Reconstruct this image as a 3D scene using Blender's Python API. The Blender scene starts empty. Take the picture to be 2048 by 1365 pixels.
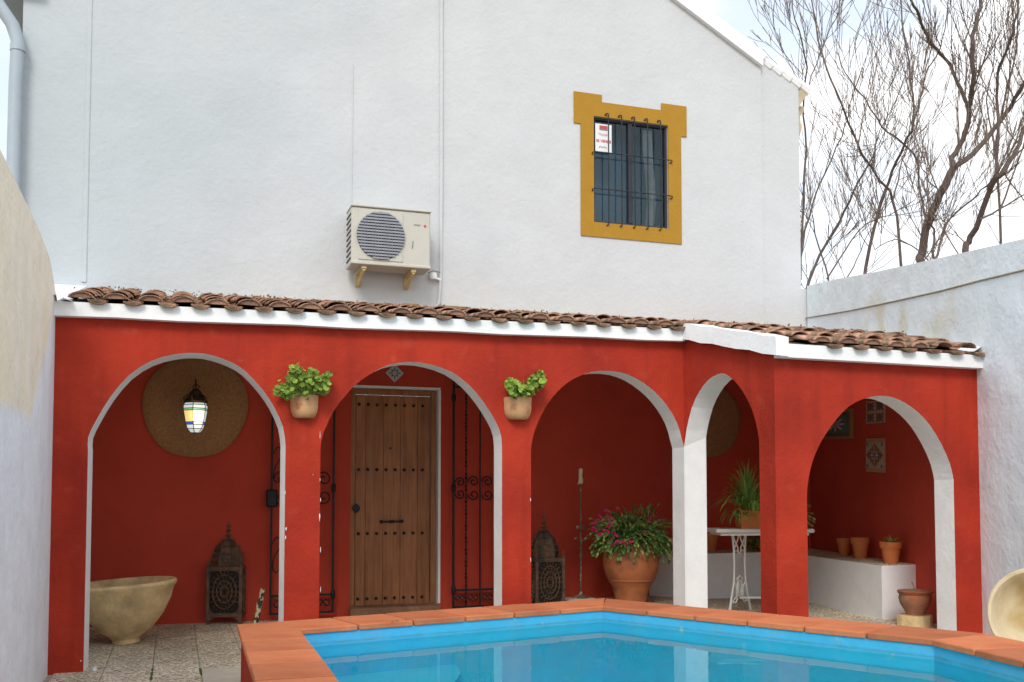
import bpy, math, random
from mathutils import Vector, Matrix, noise
from mathutils.geometry import tessellate_polygon
R = math.radians
rnd = random.Random(7)
sc = bpy.context.scene
col = sc.collection

# ------------------------------------------------------------------ camera
F = 2000.0            # focal length in pixels of the 2048 px wide photograph
YAW, PITCH = R(18.6), R(2.8)
SH = 302.5 - F * math.tan(PITCH)
cd = bpy.data.cameras.new('camera'); cam = bpy.data.objects.new('camera', cd); col.objects.link(cam)
cd.sensor_width = 36; cd.lens = F / 2048 * 36; cd.shift_y = SH / 2048
cd.clip_start = .05; cd.clip_end = 2000
cam.rotation_euler = (math.pi / 2 + PITCH, 0, -YAW)
sc.camera = cam
# ------------------------------------------------------------------ world
w = bpy.data.worlds.new('World'); sc.world = w; w.use_nodes = True
nt = w.node_tree; nt.nodes.clear()
def nn(t, ty, **kw):
    n = t.nodes.new(ty)
    for k, v in kw.items():
        if k.startswith('i_'): n.inputs[k[2:]].default_value = v
        else: setattr(n, k, v)
    return n
SUN_EL, SUN_AZ = 40, 205      # azimuth clockwise from +Y (house side)
sky = nn(nt, 'ShaderNodeTexSky', sky_type='NISHITA', sun_disc=False, sun_elevation=R(SUN_EL), sun_rotation=R(SUN_AZ), air_density=1.0, dust_density=1.0)
tc = nn(nt, 'ShaderNodeTexCoord'); mp = nn(nt, 'ShaderNodeMapping'); mp.inputs['Scale'].default_value = (1, 1, 1.9)
mp.inputs['Location'].default_value = (.33, .1, .22)
cn = nn(nt, 'ShaderNodeTexNoise'); cn.inputs['Scale'].default_value = 3.3; cn.inputs['Detail'].default_value = 6; cn.inputs['Roughness'].default_value = .5
cr = nn(nt, 'ShaderNodeValToRGB'); cr.color_ramp.elements[0].position = .43; cr.color_ramp.elements[1].position = .60
cr.color_ramp.elements[0].color = (.62, .62, .62, 1)
cc = nn(nt, 'ShaderNodeValToRGB'); cc.color_ramp.elements[0].position = .35; cc.color_ramp.elements[1].position = .6
cc.color_ramp.elements[0].color = (6.9, 7.6, 8.3, 1); cc.color_ramp.elements[1].color = (8.6, 8.7, 8.8, 1)
mx = nn(nt, 'ShaderNodeMix', data_type='RGBA'); bg = nn(nt, 'ShaderNodeBackground'); bg.inputs['Strength'].default_value = .12
wo = nn(nt, 'ShaderNodeOutputWorld')
L = nt.links.new
L(tc.outputs['Generated'], mp.inputs['Vector']); L(mp.outputs[0], cn.inputs['Vector']); L(cn.outputs['Fac'], cr.inputs[0]); L(cn.outputs['Fac'], cc.inputs[0])
L(cr.outputs[0], mx.inputs['Factor']); L(sky.outputs[0], mx.inputs[6]); L(cc.outputs[0], mx.inputs[7]); L(mx.outputs[2], bg.inputs['Color']); L(bg.outputs[0], wo.inputs['Surface'])
sl = bpy.data.lights.new('sun', 'SUN'); so = bpy.data.objects.new('sun', sl); col.objects.link(so)
sl.energy = 1.45; sl.angle = R(20); sl.color = (1, .95, .87)
_az = R(SUN_AZ); _d = Vector((math.sin(_az) * math.cos(R(SUN_EL)), math.cos(_az) * math.cos(R(SUN_EL)), math.sin(R(SUN_EL))))
so.rotation_euler = _d.to_track_quat('Z', 'Y').to_euler(); so.location = (0, -4, 8)
sc.view_settings.view_transform = 'Standard'; sc.view_settings.look = 'None'; sc.view_settings.gamma = 1
sc.view_settings.use_curve_mapping = False; sc.view_settings.exposure = 0.50
sc.render.engine = 'CYCLES'; sc.cycles.max_bounces = 10; sc.cycles.diffuse_bounces = 5; sc.cycles.transparent_max_bounces = 12

# ------------------------------------------------------------------ measuring: a photograph pixel on a plane of the place (eye at z 0, moved up at the end)
cp, sp_, cy_, sy_ = math.cos(PITCH), math.sin(PITCH), math.cos(YAW), math.sin(YAW)
def ray(x, y):
    u = (x - 1024) / F; v = (682.5 - y + SH) / F
    f = cp - v * sp_; z = sp_ + v * cp
    return Vector((u * cy_ + f * sy_, -u * sy_ + f * cy_, z))
def PY(x, y, Y): r = ray(x, y); return r * (Y / r.y)
def PX(x, y, X): r = ray(x, y); return r * (X / r.x)
def PZ(x, y, Z): r = ray(x, y); return r * (Z / r.z)
def PP(x, y, p, n): r = ray(x, y); p = Vector(p); n = Vector(n); return r * (p.dot(n) / r.dot(n))

# ------------------------------------------------------------------ materials
def clampc(c): return tuple(max(0, min(1, v)) for v in c)
MATS = {}
def mat(name, base, rough=.8, var=.12, scale=3.0, bump=.2, bscale=45, big=0, bigscale=2.5, metal=0, spec=.3, objrand=0, col2=None, c2scale=2.0, c2lo=.5, c2hi=.65, emit=0, extra=None):
    m = bpy.data.materials.new(name); m.use_nodes = True; t = m.node_tree; t.nodes.clear(); l = t.links.new
    o = nn(t, 'ShaderNodeOutputMaterial'); b = nn(t, 'ShaderNodeBsdfPrincipled'); l(b.outputs[0], o.inputs[0])
    b.inputs['Roughness'].default_value = rough; b.inputs['Metallic'].default_value = metal; b.inputs['Specular IOR Level'].default_value = spec
    c = nn(t, 'ShaderNodeTexCoord'); vec = c.outputs['Object']
    n1 = nn(t, 'ShaderNodeTexNoise'); n1.inputs['Scale'].default_value = scale; n1.inputs['Detail'].default_value = 7; n1.inputs['Roughness'].default_value = .62; l(vec, n1.inputs['Vector'])
    mr = nn(t, 'ShaderNodeMapRange'); mr.inputs[1].default_value = .3; mr.inputs[2].default_value = .7; mr.inputs[3].default_value = 1 - var; mr.inputs[4].default_value = 1 + var
    l(n1.outputs['Fac'], mr.inputs[0])
    cur = None
    rgb = nn(t, 'ShaderNodeRGB'); rgb.outputs[0].default_value = (*base, 1); cur = rgb.outputs[0]
    if col2:
        n2 = nn(t, 'ShaderNodeTexNoise'); n2.inputs['Scale'].default_value = c2scale; n2.inputs['Detail'].default_value = 6; l(vec, n2.inputs['Vector'])
        r2 = nn(t, 'ShaderNodeMapRange'); r2.inputs[1].default_value = c2lo; r2.inputs[2].default_value = c2hi; l(n2.outputs['Fac'], r2.inputs[0])
        x2 = nn(t, 'ShaderNodeMix', data_type='RGBA'); l(r2.outputs[0], x2.inputs['Factor']); l(cur, x2.inputs[6]); x2.inputs[7].default_value = (*col2, 1); cur = x2.outputs[2]
    if extra: cur = extra(t, l, vec, cur)
    vm = nn(t, 'ShaderNodeVectorMath', operation='SCALE'); l(cur, vm.inputs[0]); l(mr.outputs[0], vm.inputs['Scale']); cur = vm.outputs[0]
    if objrand:
        oi = nn(t, 'ShaderNodeObjectInfo'); r3 = nn(t, 'ShaderNodeMapRange'); r3.inputs[3].default_value = 1 - objrand; r3.inputs[4].default_value = 1 + objrand; l(oi.outputs['Random'], r3.inputs[0])
        v3 = nn(t, 'ShaderNodeVectorMath', operation='SCALE'); l(cur, v3.inputs[0]); l(r3.outputs[0], v3.inputs['Scale']); cur = v3.outputs[0]
    l(cur, b.inputs['Base Color'])
    if emit: l(cur, b.inputs['Emission Color']); b.inputs['Emission Strength'].default_value = emit
    nrm = None
    if big:
        nb = nn(t, 'ShaderNodeTexNoise'); nb.inputs['Scale'].default_value = bigscale; nb.inputs['Detail'].default_value = 3; l(vec, nb.inputs['Vector'])
        bb = nn(t, 'ShaderNodeBump'); bb.inputs['Strength'].default_value = 1; bb.inputs['Distance'].default_value = big; l(nb.outputs['Fac'], bb.inputs['Height']); nrm = bb.outputs[0]
    if bump:
        n4 = nn(t, 'ShaderNodeTexNoise'); n4.inputs['Scale'].default_value = bscale; n4.inputs['Detail'].default_value = 5; l(vec, n4.inputs['Vector'])
        b4 = nn(t, 'ShaderNodeBump'); b4.inputs['Strength'].default_value = bump; b4.inputs['Distance'].default_value = .01; l(n4.outputs['Fac'], b4.inputs['Height'])
        if nrm: l(nrm, b4.inputs['Normal'])
        nrm = b4.outputs[0]
    if nrm: l(nrm, b.inputs['Normal'])
    MATS[name] = m
    return m
def sep(t, l, vec):
    s = nn(t, 'ShaderNodeSeparateXYZ'); l(vec, s.inputs[0]); return s
def mth(t, l, op, a, b=None, cl=False):
    n = nn(t, 'ShaderNodeMath', operation=op, use_clamp=cl)
    for i, v in enumerate((a, b)):
        if v is None: continue
        if hasattr(v, 'links') or hasattr(v, 'is_linked'): l(v, n.inputs[i])
        else: n.inputs[i].default_value = v
    return n.outputs[0]
def mixc(t, l, f, a, c):
    x = nn(t, 'ShaderNodeMix', data_type='RGBA'); l(f, x.inputs['Factor']); l(a, x.inputs[6]); x.inputs[7].default_value = (*c, 1); return x.outputs[2]
def streaks(t, l, vec, sx=6, sz=.5):
    m_ = nn(t, 'ShaderNodeMapping'); m_.inputs['Scale'].default_value = (sx, sx, sz); l(vec, m_.inputs['Vector'])
    n = nn(t, 'ShaderNodeTexNoise'); n.inputs['Scale'].default_value = 1; n.inputs['Detail'].default_value = 5; l(m_.outputs[0], n.inputs['Vector']); return n.outputs['Fac']
def house_extra(t, l, vec, cur):
    s = sep(t, l, vec)
    f = mth(t, l, 'MULTIPLY', mth(t, l, 'SUBTRACT', 3.0, s.outputs['Z'], True), .5, True)     # mask growing low on the wall
    st = streaks(t, l, vec, 5, .45)
    g = mth(t, l, 'MULTIPLY', mth(t, l, 'SUBTRACT', st, .45, True), 1.6, True)
    z = mth(t, l, 'MULTIPLY', mth(t, l, 'SUBTRACT', 2.15, s.outputs['Z'], True), 1.6, True)
    cur = mixc(t, l, mth(t, l, 'MULTIPLY', z, mth(t, l, 'ADD', g, .25, True)), cur, (.66, .62, .50))  # warm bounce light painted low on the wall, broken up by streaks
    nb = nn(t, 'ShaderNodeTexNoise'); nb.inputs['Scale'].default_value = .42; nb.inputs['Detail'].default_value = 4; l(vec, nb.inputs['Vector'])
    left_shade = mth(t, l, 'MULTIPLY', mth(t, l, 'ADD', mth(t, l, 'SUBTRACT', nb.outputs['Fac'], .5), mth(t, l, 'MULTIPLY', mth(t, l, 'SUBTRACT', 2.4, s.outputs['X']), .13)), 2.2, True)
    cur = mixc(t, l, mth(t, l, 'MULTIPLY', left_shade, .85), cur, (.44, .49, .52))  # bluish shade painted patchily into the colour, stronger to the left
    return mixc(t, l, mth(t, l, 'MULTIPLY', g, .16), cur, (.42, .45, .47))
def left_extra(t, l, vec, cur):
    s = sep(t, l, vec)
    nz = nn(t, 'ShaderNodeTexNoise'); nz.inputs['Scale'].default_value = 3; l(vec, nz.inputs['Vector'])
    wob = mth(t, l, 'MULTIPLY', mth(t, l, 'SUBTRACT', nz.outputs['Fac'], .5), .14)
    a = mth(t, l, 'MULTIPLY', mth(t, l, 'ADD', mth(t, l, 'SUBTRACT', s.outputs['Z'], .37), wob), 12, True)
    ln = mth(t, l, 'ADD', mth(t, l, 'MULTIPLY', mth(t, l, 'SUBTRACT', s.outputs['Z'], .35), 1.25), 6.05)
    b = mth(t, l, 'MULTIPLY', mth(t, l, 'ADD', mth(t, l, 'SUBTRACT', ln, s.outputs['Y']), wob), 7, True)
    st = streaks(t, l, vec, 7, .5)
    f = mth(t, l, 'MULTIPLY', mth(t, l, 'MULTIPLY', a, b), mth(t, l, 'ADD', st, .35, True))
    cur = mixc(t, l, mth(t, l, 'MULTIPLY', mth(t, l, 'SUBTRACT', st, .4, True), 1.0, True), cur, (.7, .7, .73))
    return mixc(t, l, f, cur, (.86, .76, .58))  # cream tone above a level edge, ending at a slanting line
def right_extra(t, l, vec, cur):
    s = sep(t, l, vec)
    nz = nn(t, 'ShaderNodeTexNoise'); nz.inputs['Scale'].default_value = 2.6; nz.inputs['Detail'].default_value = 7; l(vec, nz.inputs['Vector'])
    n = mth(t, l, 'MULTIPLY', mth(t, l, 'SUBTRACT', nz.outputs['Fac'], .47, True), 6, True)
    zz = mth(t, l, 'ABSOLUTE', mth(t, l, 'SUBTRACT', s.outputs['Z'], 1.45)); zf = mth(t, l, 'SUBTRACT', 1, mth(t, l, 'MULTIPLY', zz, 1.9), True)
    yy = mth(t, l, 'ABSOLUTE', mth(t, l, 'SUBTRACT', s.outputs['Y'], 7.4)); yf = mth(t, l, 'SUBTRACT', 1.2, mth(t, l, 'MULTIPLY', yy, .75), True)
    return mixc(t, l, mth(t, l, 'MULTIPLY', mth(t, l, 'MULTIPLY', n, zf), mth(t, l, 'MULTIPLY', yf, .75)), cur, (.6, .52, .27))
def pool_extra(t, l, vec, cur):
    s = sep(t, l, vec)
    n = nn(t, 'ShaderNodeTexNoise'); n.inputs['Scale'].default_value = 9; n.inputs['Detail'].default_value = 7; l(vec, n.inputs['Vector'])
    d = mth(t, l, 'ABSOLUTE', mth(t, l, 'SUBTRACT', s.outputs['Z'], -.897)); band = mth(t, l, 'SUBTRACT', 1, mth(t, l, 'MULTIPLY', d, 70), True)
    cur = mixc(t, l, mth(t, l, 'MULTIPLY', band, mth(t, l, 'MULTIPLY', n.outputs['Fac'], 1.1)), cur, (.07, .24, .30))
    sp = mth(t, l, 'MULTIPLY', mth(t, l, 'SUBTRACT', n.outputs['Fac'], .67, True), 8, True)
    return mixc(t, l, sp, cur, (.30, .48, .56))
def red_extra(t, l, vec, cur):
    st = streaks(t, l, vec, 9, .7)
    cur = mixc(t, l, mth(t, l, 'MULTIPLY', mth(t, l, 'SUBTRACT', st, .52, True), 2.6, True), cur, (.26, .024, .015))
    n = nn(t, 'ShaderNodeTexNoise'); n.inputs['Scale'].default_value = 7; n.inputs['Detail'].default_value = 8; l(vec, n.inputs['Vector'])
    return mixc(t, l, mth(t, l, 'MULTIPLY', mth(t, l, 'SUBTRACT', n.outputs['Fac'], .60, True), 2.2, True), cur, (.50, .085, .05))
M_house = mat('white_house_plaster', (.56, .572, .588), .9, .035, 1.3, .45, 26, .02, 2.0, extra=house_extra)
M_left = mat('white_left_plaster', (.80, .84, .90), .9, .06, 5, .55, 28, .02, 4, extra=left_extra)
M_right = mat('white_right_plaster', (.76, .84, .89), .9, .05, 4, .5, 28, .025, 3.4, extra=right_extra)
M_white = mat('white_limewash', (.84, .845, .85), .9, .05, 5, .35, 35, .012, 4)
M_red = mat('red_plaster', (.415, .038, .018), .85, .13, 2.2, .5, 38, .02, 3, spec=.15, col2=(.31, .026, .016), c2scale=1.3, c2lo=.42, c2hi=.72, extra=red_extra)
M_redin = mat('red_inner_plaster', (.50, .056, .030), .9, .10, 2.0, .35, 35, .01, 3)
M_yel = mat('ochre_paint', (.38, .20, .018), .75, .05, 5, .3, 40)
M_black = mat('black_iron', (.018, .016, .017), .5, .3, 20, .1, 90, metal=.3, spec=.4)
M_bar = mat('window_iron', (.02, .025, .03), .5, .2, 20, 0)
M_bronze = mat('aged_bronze', (.07, .05, .03), .5, .4, 25, .2, 80, metal=.6)
M_lant = mat('rusty_lantern_metal', (.17, .105, .07), .65, .35, 22, .3, 70, metal=.35, col2=(.07, .06, .05), c2scale=9)
M_hole = mat('lantern_inner_dark', (.03, .022, .018), .9, .1, 5, 0)
M_wood = None
def wood_extra(t, l, vec, cur):
    m_ = nn(t, 'ShaderNodeMapping'); m_.inputs['Scale'].default_value = (28, 28, 1.6); l(vec, m_.inputs['Vector'])
    n = nn(t, 'ShaderNodeTexNoise'); n.inputs['Scale'].default_value = 1; n.inputs['Detail'].default_value = 6; n.inputs['Roughness'].default_value = .7; l(m_.outputs[0], n.inputs['Vector'])
    return mixc(t, l, mth(t, l, 'MULTIPLY', mth(t, l, 'SUBTRACT', n.outputs['Fac'], .42, True), 3.5, True), cur, (.22, .082, .033))
M_wood = mat('brown_door_wood', (.37, .155, .064), .55, .12, 4, .15, 60, spec=.35, objrand=.12, extra=wood_extra)
M_thr = mat('worn_threshold', (.28, .15, .09), .8, .3, 12, .4, 40)
M_cop = mat('terracotta_coping', (.55, .18, .078), .75, .14, 6, .3, 60, objrand=.17, col2=(.40, .10, .04), c2scale=3.2, c2lo=.52, c2hi=.75)
M_grout = mat('grey_grout', (.16, .09, .06), .9, .2, 12, .3, 50)
M_roof = mat('clay_roof_tile', (.38, .21, .145), .9, .35, 18, .6, 50, objrand=.32, col2=(.12, .085, .05), c2scale=12, c2lo=.43, c2hi=.60)
M_bed = mat('dark_roof_bedding', (.07, .048, .03), .95, .3, 20, .5, 40)
M_lichen = mat('lichen_ridge_mortar', (.22, .15, .08), .95, .35, 14, .6, 40, col2=(.33, .18, .06), c2scale=6)
M_pot = mat('terracotta_pot', (.62, .19, .06), .8, .12, 9, .2, 60, objrand=.08)
M_potpale = mat('pale_terracotta', (.60, .34, .17), .8, .12, 9, .2, 60, col2=(.45, .16, .06), c2scale=11, c2lo=.55, c2hi=.66)
M_jar = mat('terracotta_jar', (.42, .14, .055), .75, .14, 7, .25, 50, col2=(.24, .085, .04), c2scale=4)
M_potdirty = mat('stained_terracotta', (.36, .115, .055), .8, .2, 9, .3, 50, col2=(.24, .16, .11), c2scale=5, c2lo=.45, c2hi=.7)
M_stone = mat('cream_stone', (.74, .55, .29), .85, .22, 9, .5, 40, .01, 9, col2=(.54, .39, .21), c2scale=6, c2lo=.45, c2hi=.7)
M_stonelt = mat('pale_stone', (.66, .56, .38), .85, .12, 8, .4, 40, col2=(.46, .34, .16), c2scale=4)
M_mat = None
def weave_extra(t, l, vec, cur):
    v = nn(t, 'ShaderNodeTexVoronoi'); v.inputs['Scale'].default_value = 60; l(vec, v.inputs['Vector'])
    return mixc(t, l, mth(t, l, 'MULTIPLY', v.outputs['Distance'], .8, True), cur, (.27, .14, .06))
M_mat = mat('woven_esparto', (.42, .21, .09), .95, .2, 40, .8, 90, extra=weave_extra)
def terr_extra(t, l, vec, cur):
    v = nn(t, 'ShaderNodeTexVoronoi'); v.inputs['Scale'].default_value = 78; l(vec, v.inputs['Vector'])
    s2 = nn(t, 'ShaderNodeSeparateColor'); l(v.outputs['Color'], s2.inputs[0])
    r_ = nn(t, 'ShaderNodeValToRGB'); e = r_.color_ramp; e.elements[0].color = (.24, .19, .13, 1); e.elements[1].color = (.80, .71, .56, 1)
    e.elements[0].position = .1; e.elements[1].position = .9; k = e.elements.new(.45); k.color = (.56, .48, .36, 1); l(s2.outputs[0], r_.inputs[0])
    return r_.outputs[0]
M_slab = mat('washed_pebble_slab', (.4, .33, .26), .9, .15, 6, .5, 55, objrand=.10, extra=terr_extra)
M_plain = mat('plain_cement_slab', (.52, .47, .38), .9, .1, 8, .3, 50)
M_earth = mat('earth', (.26, .22, .15), .95, .2, 3, .3, 20)
M_joint = mat('joint_soil', (.36, .32, .24), .95, .3, 20, .3, 40)
M_moss = mat('moss', (.06, .12, .02), .95, .3, 40, .5, 60)
M_blue = mat('blue_pool_paint', (.06, .43, .73), .6, .05, 4, .25, 25, .012, 6, spec=.3, extra=pool_extra, col2=(.09, .42, .68), c2scale=5)
M_bluefl = mat('blue_pool_floor', (.15, .62, .60), .6, .08, 2.5, .1, 25)
M_metalw = mat('cream_ac_paint', (.50, .49, .43), .45, .04, 5, .03, 60, spec=.4)
M_acgrey = mat('ac_grille_grey', (.30, .31, .35), .5, .1, 20, 0)
M_acdark = mat('ac_dark', (.05, .055, .075), .6, .1, 20, 0)
M_acyel = mat('ac_bracket_yellowed', (.60, .47, .24), .7, .12, 15, .1, 50)
M_pipe = mat('grey_downpipe', (.36, .42, .47), .5, .06, 6, .05, 60)
M_leaf = mat('geranium_leaf', (.18, .27, .035), .6, .3, 30, .1, 60, objrand=.45, spec=.3)
M_leafd = mat('cactus_leaf', (.10, .19, .05), .55, .5, 6, .1, 60, spec=.3, col2=(.27, .28, .07), c2scale=12, c2lo=.5, c2hi=.62)
M_blade = mat('grass_blade', (.20, .34, .07), .6, .4, 9, 0, spec=.3)
M_pink = mat('pink_petal', (.50, .02, .12), .6, .2, 20, 0)
M_wh = mat('white_painted_iron', (.74, .74, .72), .5, .06, 12, .1, 60)
M_marble = mat('white_marble_top', (.62, .60, .56), .4, .08, 9, 0)
M_wax = mat('cream_wax', (.72, .62, .42), .5, .12, 20, .3, 40)
M_candle = mat('candle_stand_metal', (.20, .13, .085), .6, .5, 30, .3, 60, metal=.3, col2=(.48, .40, .32), c2scale=12, c2lo=.5, c2hi=.6)
M_cane = mat('weathered_cane', (.55, .44, .26), .9, .3, 30, .5, 40, col2=(.05, .04, .035), c2scale=14, c2lo=.5, c2hi=.55)
M_bark = mat('bare_bark', (.12, .09, .08), .95, .3, 8, .4, 20)
M_twig = mat('bare_twig', (.17, .125, .10), .95, .3, 5, 0)
M_paper = mat('sign_paper', (.74, .75, .76), .6, .02, 5, 0)
M_sred = mat('sign_red', (.60, .06, .07), .6, .02, 5, 0)
M_sgrey = mat('sign_grey', (.30, .18, .20), .6, .02, 5, 0)
M_spink = mat('sign_pink', (.72, .42, .47), .6, .02, 5, 0)
M_logo = mat('logo_grey', (.20, .20, .16), .6, .02, 5, 0)
M_frame = mat('dark_window_frame', (.035, .035, .045), .5, .1, 10, 0)
M_blind = mat('room_blind', (.12, .19, .25), .8, .12, 3, .05, 30)
M_curt = mat('pale_curtain', (.62, .62, .60), .9, .15, 10, .1, 30)
M_cornice = mat('cornice_plaster', (.50, .42, .30), .9, .15, 8, .4, 30)
M_cable = mat('grey_cable', (.30, .27, .20), .8, .2, 20, 0)
M_picw = mat('picture_wood', (.36, .18, .07), .6, .15, 20, .1, 50)
M_picm = mat('picture_mount', (.13, .13, .12), .7, .1, 20, 0)
M_tile1 = mat('tile_base_cream', (.46, .40, .30), .35, .08, 20, 0, spec=.5)
M_tile2 = mat('tile_border_peach', (.50, .27, .15), .4, .08, 20, 0, spec=.5)
M_tb = mat('tile_blue', (.05, .09, .17), .35, .1, 20, 0, spec=.5)
M_to = mat('tile_rust', (.30, .07, .03), .35, .1, 20, 0, spec=.5)
M_tg = mat('tile_green', (.08, .16, .12), .35, .1, 20, 0, spec=.5)
M_tw = mat('tile_pale', (.50, .52, .52), .35, .1, 20, 0, spec=.5)
M_gray = mat('dead_leaf', (.22, .17, .10), .9, .3, 20, 0)
def emat(name, c, s):
    m = bpy.data.materials.new(name); m.use_nodes = True; b = m.node_tree.nodes['Principled BSDF']
    b.inputs['Base Color'].default_value = (*c, 1); b.inputs['Emission Color'].default_value = (*c, 1); b.inputs['Emission Strength'].default_value = s; b.inputs['Roughness'].default_value = .2
    return m
G_white = emat('lit_clear_glass', (.75, .84, .86), .42); G_yel = emat('lit_amber_glass', (.85, .62, .25), .45); G_or = emat('lit_orange_glass', (.80, .33, .08), .8)
G_blue = emat('lit_blue_glass', (.03, .08, .45), .7); G_grn = emat('lit_green_glass', (.15, .4, .25), .6)
def glassmat(name, tint, ior, rough=0.0, bump=0, bs=3, dist=.01, facmul=1):
    m = bpy.data.materials.new(name); m.use_nodes = True; t = m.node_tree; t.nodes.clear(); l = t.links.new
    o = nn(t, 'ShaderNodeOutputMaterial'); fr = nn(t, 'ShaderNodeFresnel'); fr.inputs['IOR'].default_value = ior
    tr = nn(t, 'ShaderNodeBsdfTransparent'); tr.inputs[0].default_value = (*tint, 1)
    gl = nn(t, 'ShaderNodeBsdfGlossy'); gl.inputs['Roughness'].default_value = rough; gl.inputs[0].default_value = (.78, .97, 1, 1)
    ms = nn(t, 'ShaderNodeMixShader'); l(fr.outputs[0], ms.inputs[0]); l(tr.outputs[0], ms.inputs[1]); l(gl.outputs[0], ms.inputs[2]); l(ms.outputs[0], o.inputs[0])
    if bump:
        c = nn(t, 'ShaderNodeTexCoord'); n = nn(t, 'ShaderNodeTexNoise'); n.inputs['Scale'].default_value = bs; n.inputs['Detail'].default_value = 2; l(c.outputs['Object'], n.inputs['Vector'])
        b = nn(t, 'ShaderNodeBump'); b.inputs['Strength'].default_value = bump; b.inputs['Distance'].default_value = dist; l(n.outputs['Fac'], b.inputs['Height']); l(b.outputs[0], gl.inputs['Normal']); l(b.outputs[0], fr.inputs['Normal'])
    return m
M_water = glassmat('pool_water', (.70, .955, .86), 1.13, 0, .25, 2.2, .006)
M_glass = glassmat('window_glass', (.72, .80, .86), 1.5, .01)

# ------------------------------------------------------------------ mesh builder
class MB:
    def __init__(s): s.v = []; s.f = []
    def add(s, vs, fs):
        b = len(s.v); s.v += [Vector(p) for p in vs]; s.f += [tuple(b + i for i in f) for f in fs]; return s
    def box(s, c, d, rz=0, M=None, taper=1):
        hx, hy, hz = d[0] / 2, d[1] / 2, d[2] / 2
        vs = [Vector((x * (taper if z > 0 else 1), y * (taper if z > 0 else 1), z)) for z in (-hz, hz) for x, y in ((-hx, -hy), (hx, -hy), (hx, hy), (-hx, hy))]
        m = Matrix.Translation(Vector(c)) @ (M if M is not None else Matrix.Rotation(rz, 4, 'Z'))
        return s.add([m @ v for v in vs], [(3, 2, 1, 0), (4, 5, 6, 7), (0, 1, 5, 4), (1, 2, 6, 5), (2, 3, 7, 6), (3, 0, 4, 7)])
    def rbox(s, c, d, ch, rz=0, M=None):   # chamfered box
        hx, hy, hz = d[0] / 2, d[1] / 2, d[2] / 2; ch = min(ch, hx * .9, hy * .9, hz * .9)
        def ring(x, y, z, k): return [(-x + k, -y, z), (x - k, -y, z), (x, -y + k, z), (x, y - k, z), (x - k, y, z), (-x + k, y, z), (-x, y - k, z), (-x, -y + k, z)]
        vs = ring(hx - ch, hy - ch, -hz, ch * .5) + ring(hx, hy, -hz + ch, ch) + ring(hx, hy, hz - ch, ch) + ring(hx - ch, hy - ch, hz, ch * .5)
        m = Matrix.Translation(Vector(c)) @ (M if M is not None else Matrix.Rotation(rz, 4, 'Z'))
        fs = [tuple(reversed(range(8))), tuple(range(24, 32))]
        for k in range(3):
            for i in range(8): fs.append((k * 8 + i, k * 8 + (i + 1) % 8, k * 8 + 8 + (i + 1) % 8, k * 8 + 8 + i))
        return s.add([m @ Vector(v) for v in vs], fs)
    def tube(s, pts, r, n=6, cap=True, flat=1):
        pts = [Vector(p) for p in pts]; k = len(pts)
        if not hasattr(r, '__len__'): r = [r] * k
        vs = []; up = None
        for i, p in enumerate(pts):
            t = (pts[min(i + 1, k - 1)] - pts[max(i - 1, 0)])
            t = t.normalized() if t.length > 1e-9 else Vector((0, 0, 1))
            if up is None: a = Vector((0, 0, 1)) if abs(t.z) < .9 else Vector((1, 0, 0)); up = t.cross(a).normalized()
            else:
                up = up - t * up.dot(t); up = up.normalized() if up.length > 1e-6 else t.orthogonal().normalized()
            w_ = t.cross(up)
            for j in range(n): a = 2 * math.pi * j / n; vs.append(p + (up * math.cos(a) + w_ * math.sin(a) * flat) * r[i])
        fs = [(i * n + j, i * n + (j + 1) % n, (i + 1) * n + (j + 1) % n, (i + 1) * n + j) for i in range(k - 1) for j in range(n)]
        if cap: fs += [tuple(reversed(range(n))), tuple(range((k - 1) * n, k * n))]
        return s.add(vs, fs)
    def lathe(s, prof, n=24, c=(0, 0, 0), M=None, wob=0, closed=False, a0=0):
        m = Matrix.Translation(Vector(c)) @ (M if M is not None else Matrix.Identity(4)); vs = []
        for r_, z in prof:
            for j in range(n):
                a = a0 + 2 * math.pi * j / n; rr = r_ * (1 + wob * math.sin(3 * a + z * 9) + wob * .6 * math.sin(5 * a + 1))
                vs.append(m @ Vector((rr * math.cos(a), rr * math.sin(a), z)))
        k = len(prof); fs = [(i * n + j, i * n + (j + 1) % n, (i + 1) * n + (j + 1) % n, (i + 1) * n + j) for i in range(k - 1) for j in range(n)]
        if prof[0][0] > 1e-5: fs.append(tuple(reversed(range(n))))
        if prof[-1][0] > 1e-5: fs.append(tuple(range((k - 1) * n, k * n)))
        return s.add(vs, fs)
    def poly(s, pts, loops=None):       # flat polygon with holes: pts = list of loops
        tri = tessellate_polygon(pts); flat = [p for lp in pts for p in lp]
        return s.add(flat, [tuple(t) for t in tri])
    def extr(s, loop, vec, front=True, back=True, sides=True, skip=()):
        loop = [Vector(p) for p in loop]; vec = Vector(vec); n = len(loop)
        if front: s.poly([loop])
        if back: s.poly([[p + vec for p in loop]])
        if sides:
            for i in range(n):
                if i in skip: continue
                a, b = loop[i], loop[(i + 1) % n]; s.add([a, b, b + vec, a + vec], [(0, 1, 2, 3)])
        return s
    def mesh(s, name, m, smooth=False):
        me = bpy.data.meshes.new(name); me.from_pydata([tuple(v) for v in s.v], [], s.f); me.materials.append(m); me.update()
        if smooth:
            me.polygons.foreach_set('use_smooth', [True] * len(me.polygons))
        return me
    def build(s, name, m, parent=None, smooth=False, fix=True):
        me = s.mesh(name, m, smooth)
        if fix:
            import bmesh
            bm = bmesh.new(); bm.from_mesh(me); bmesh.ops.remove_doubles(bm, verts=bm.verts, dist=1e-5); bmesh.ops.recalc_face_normals(bm, faces=bm.faces); bm.to_mesh(me); bm.free()
        if smooth:
            try: me.set_sharp_from_angle(angle=R(38))
            except Exception: pass
        return place(name, me, parent)
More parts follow.
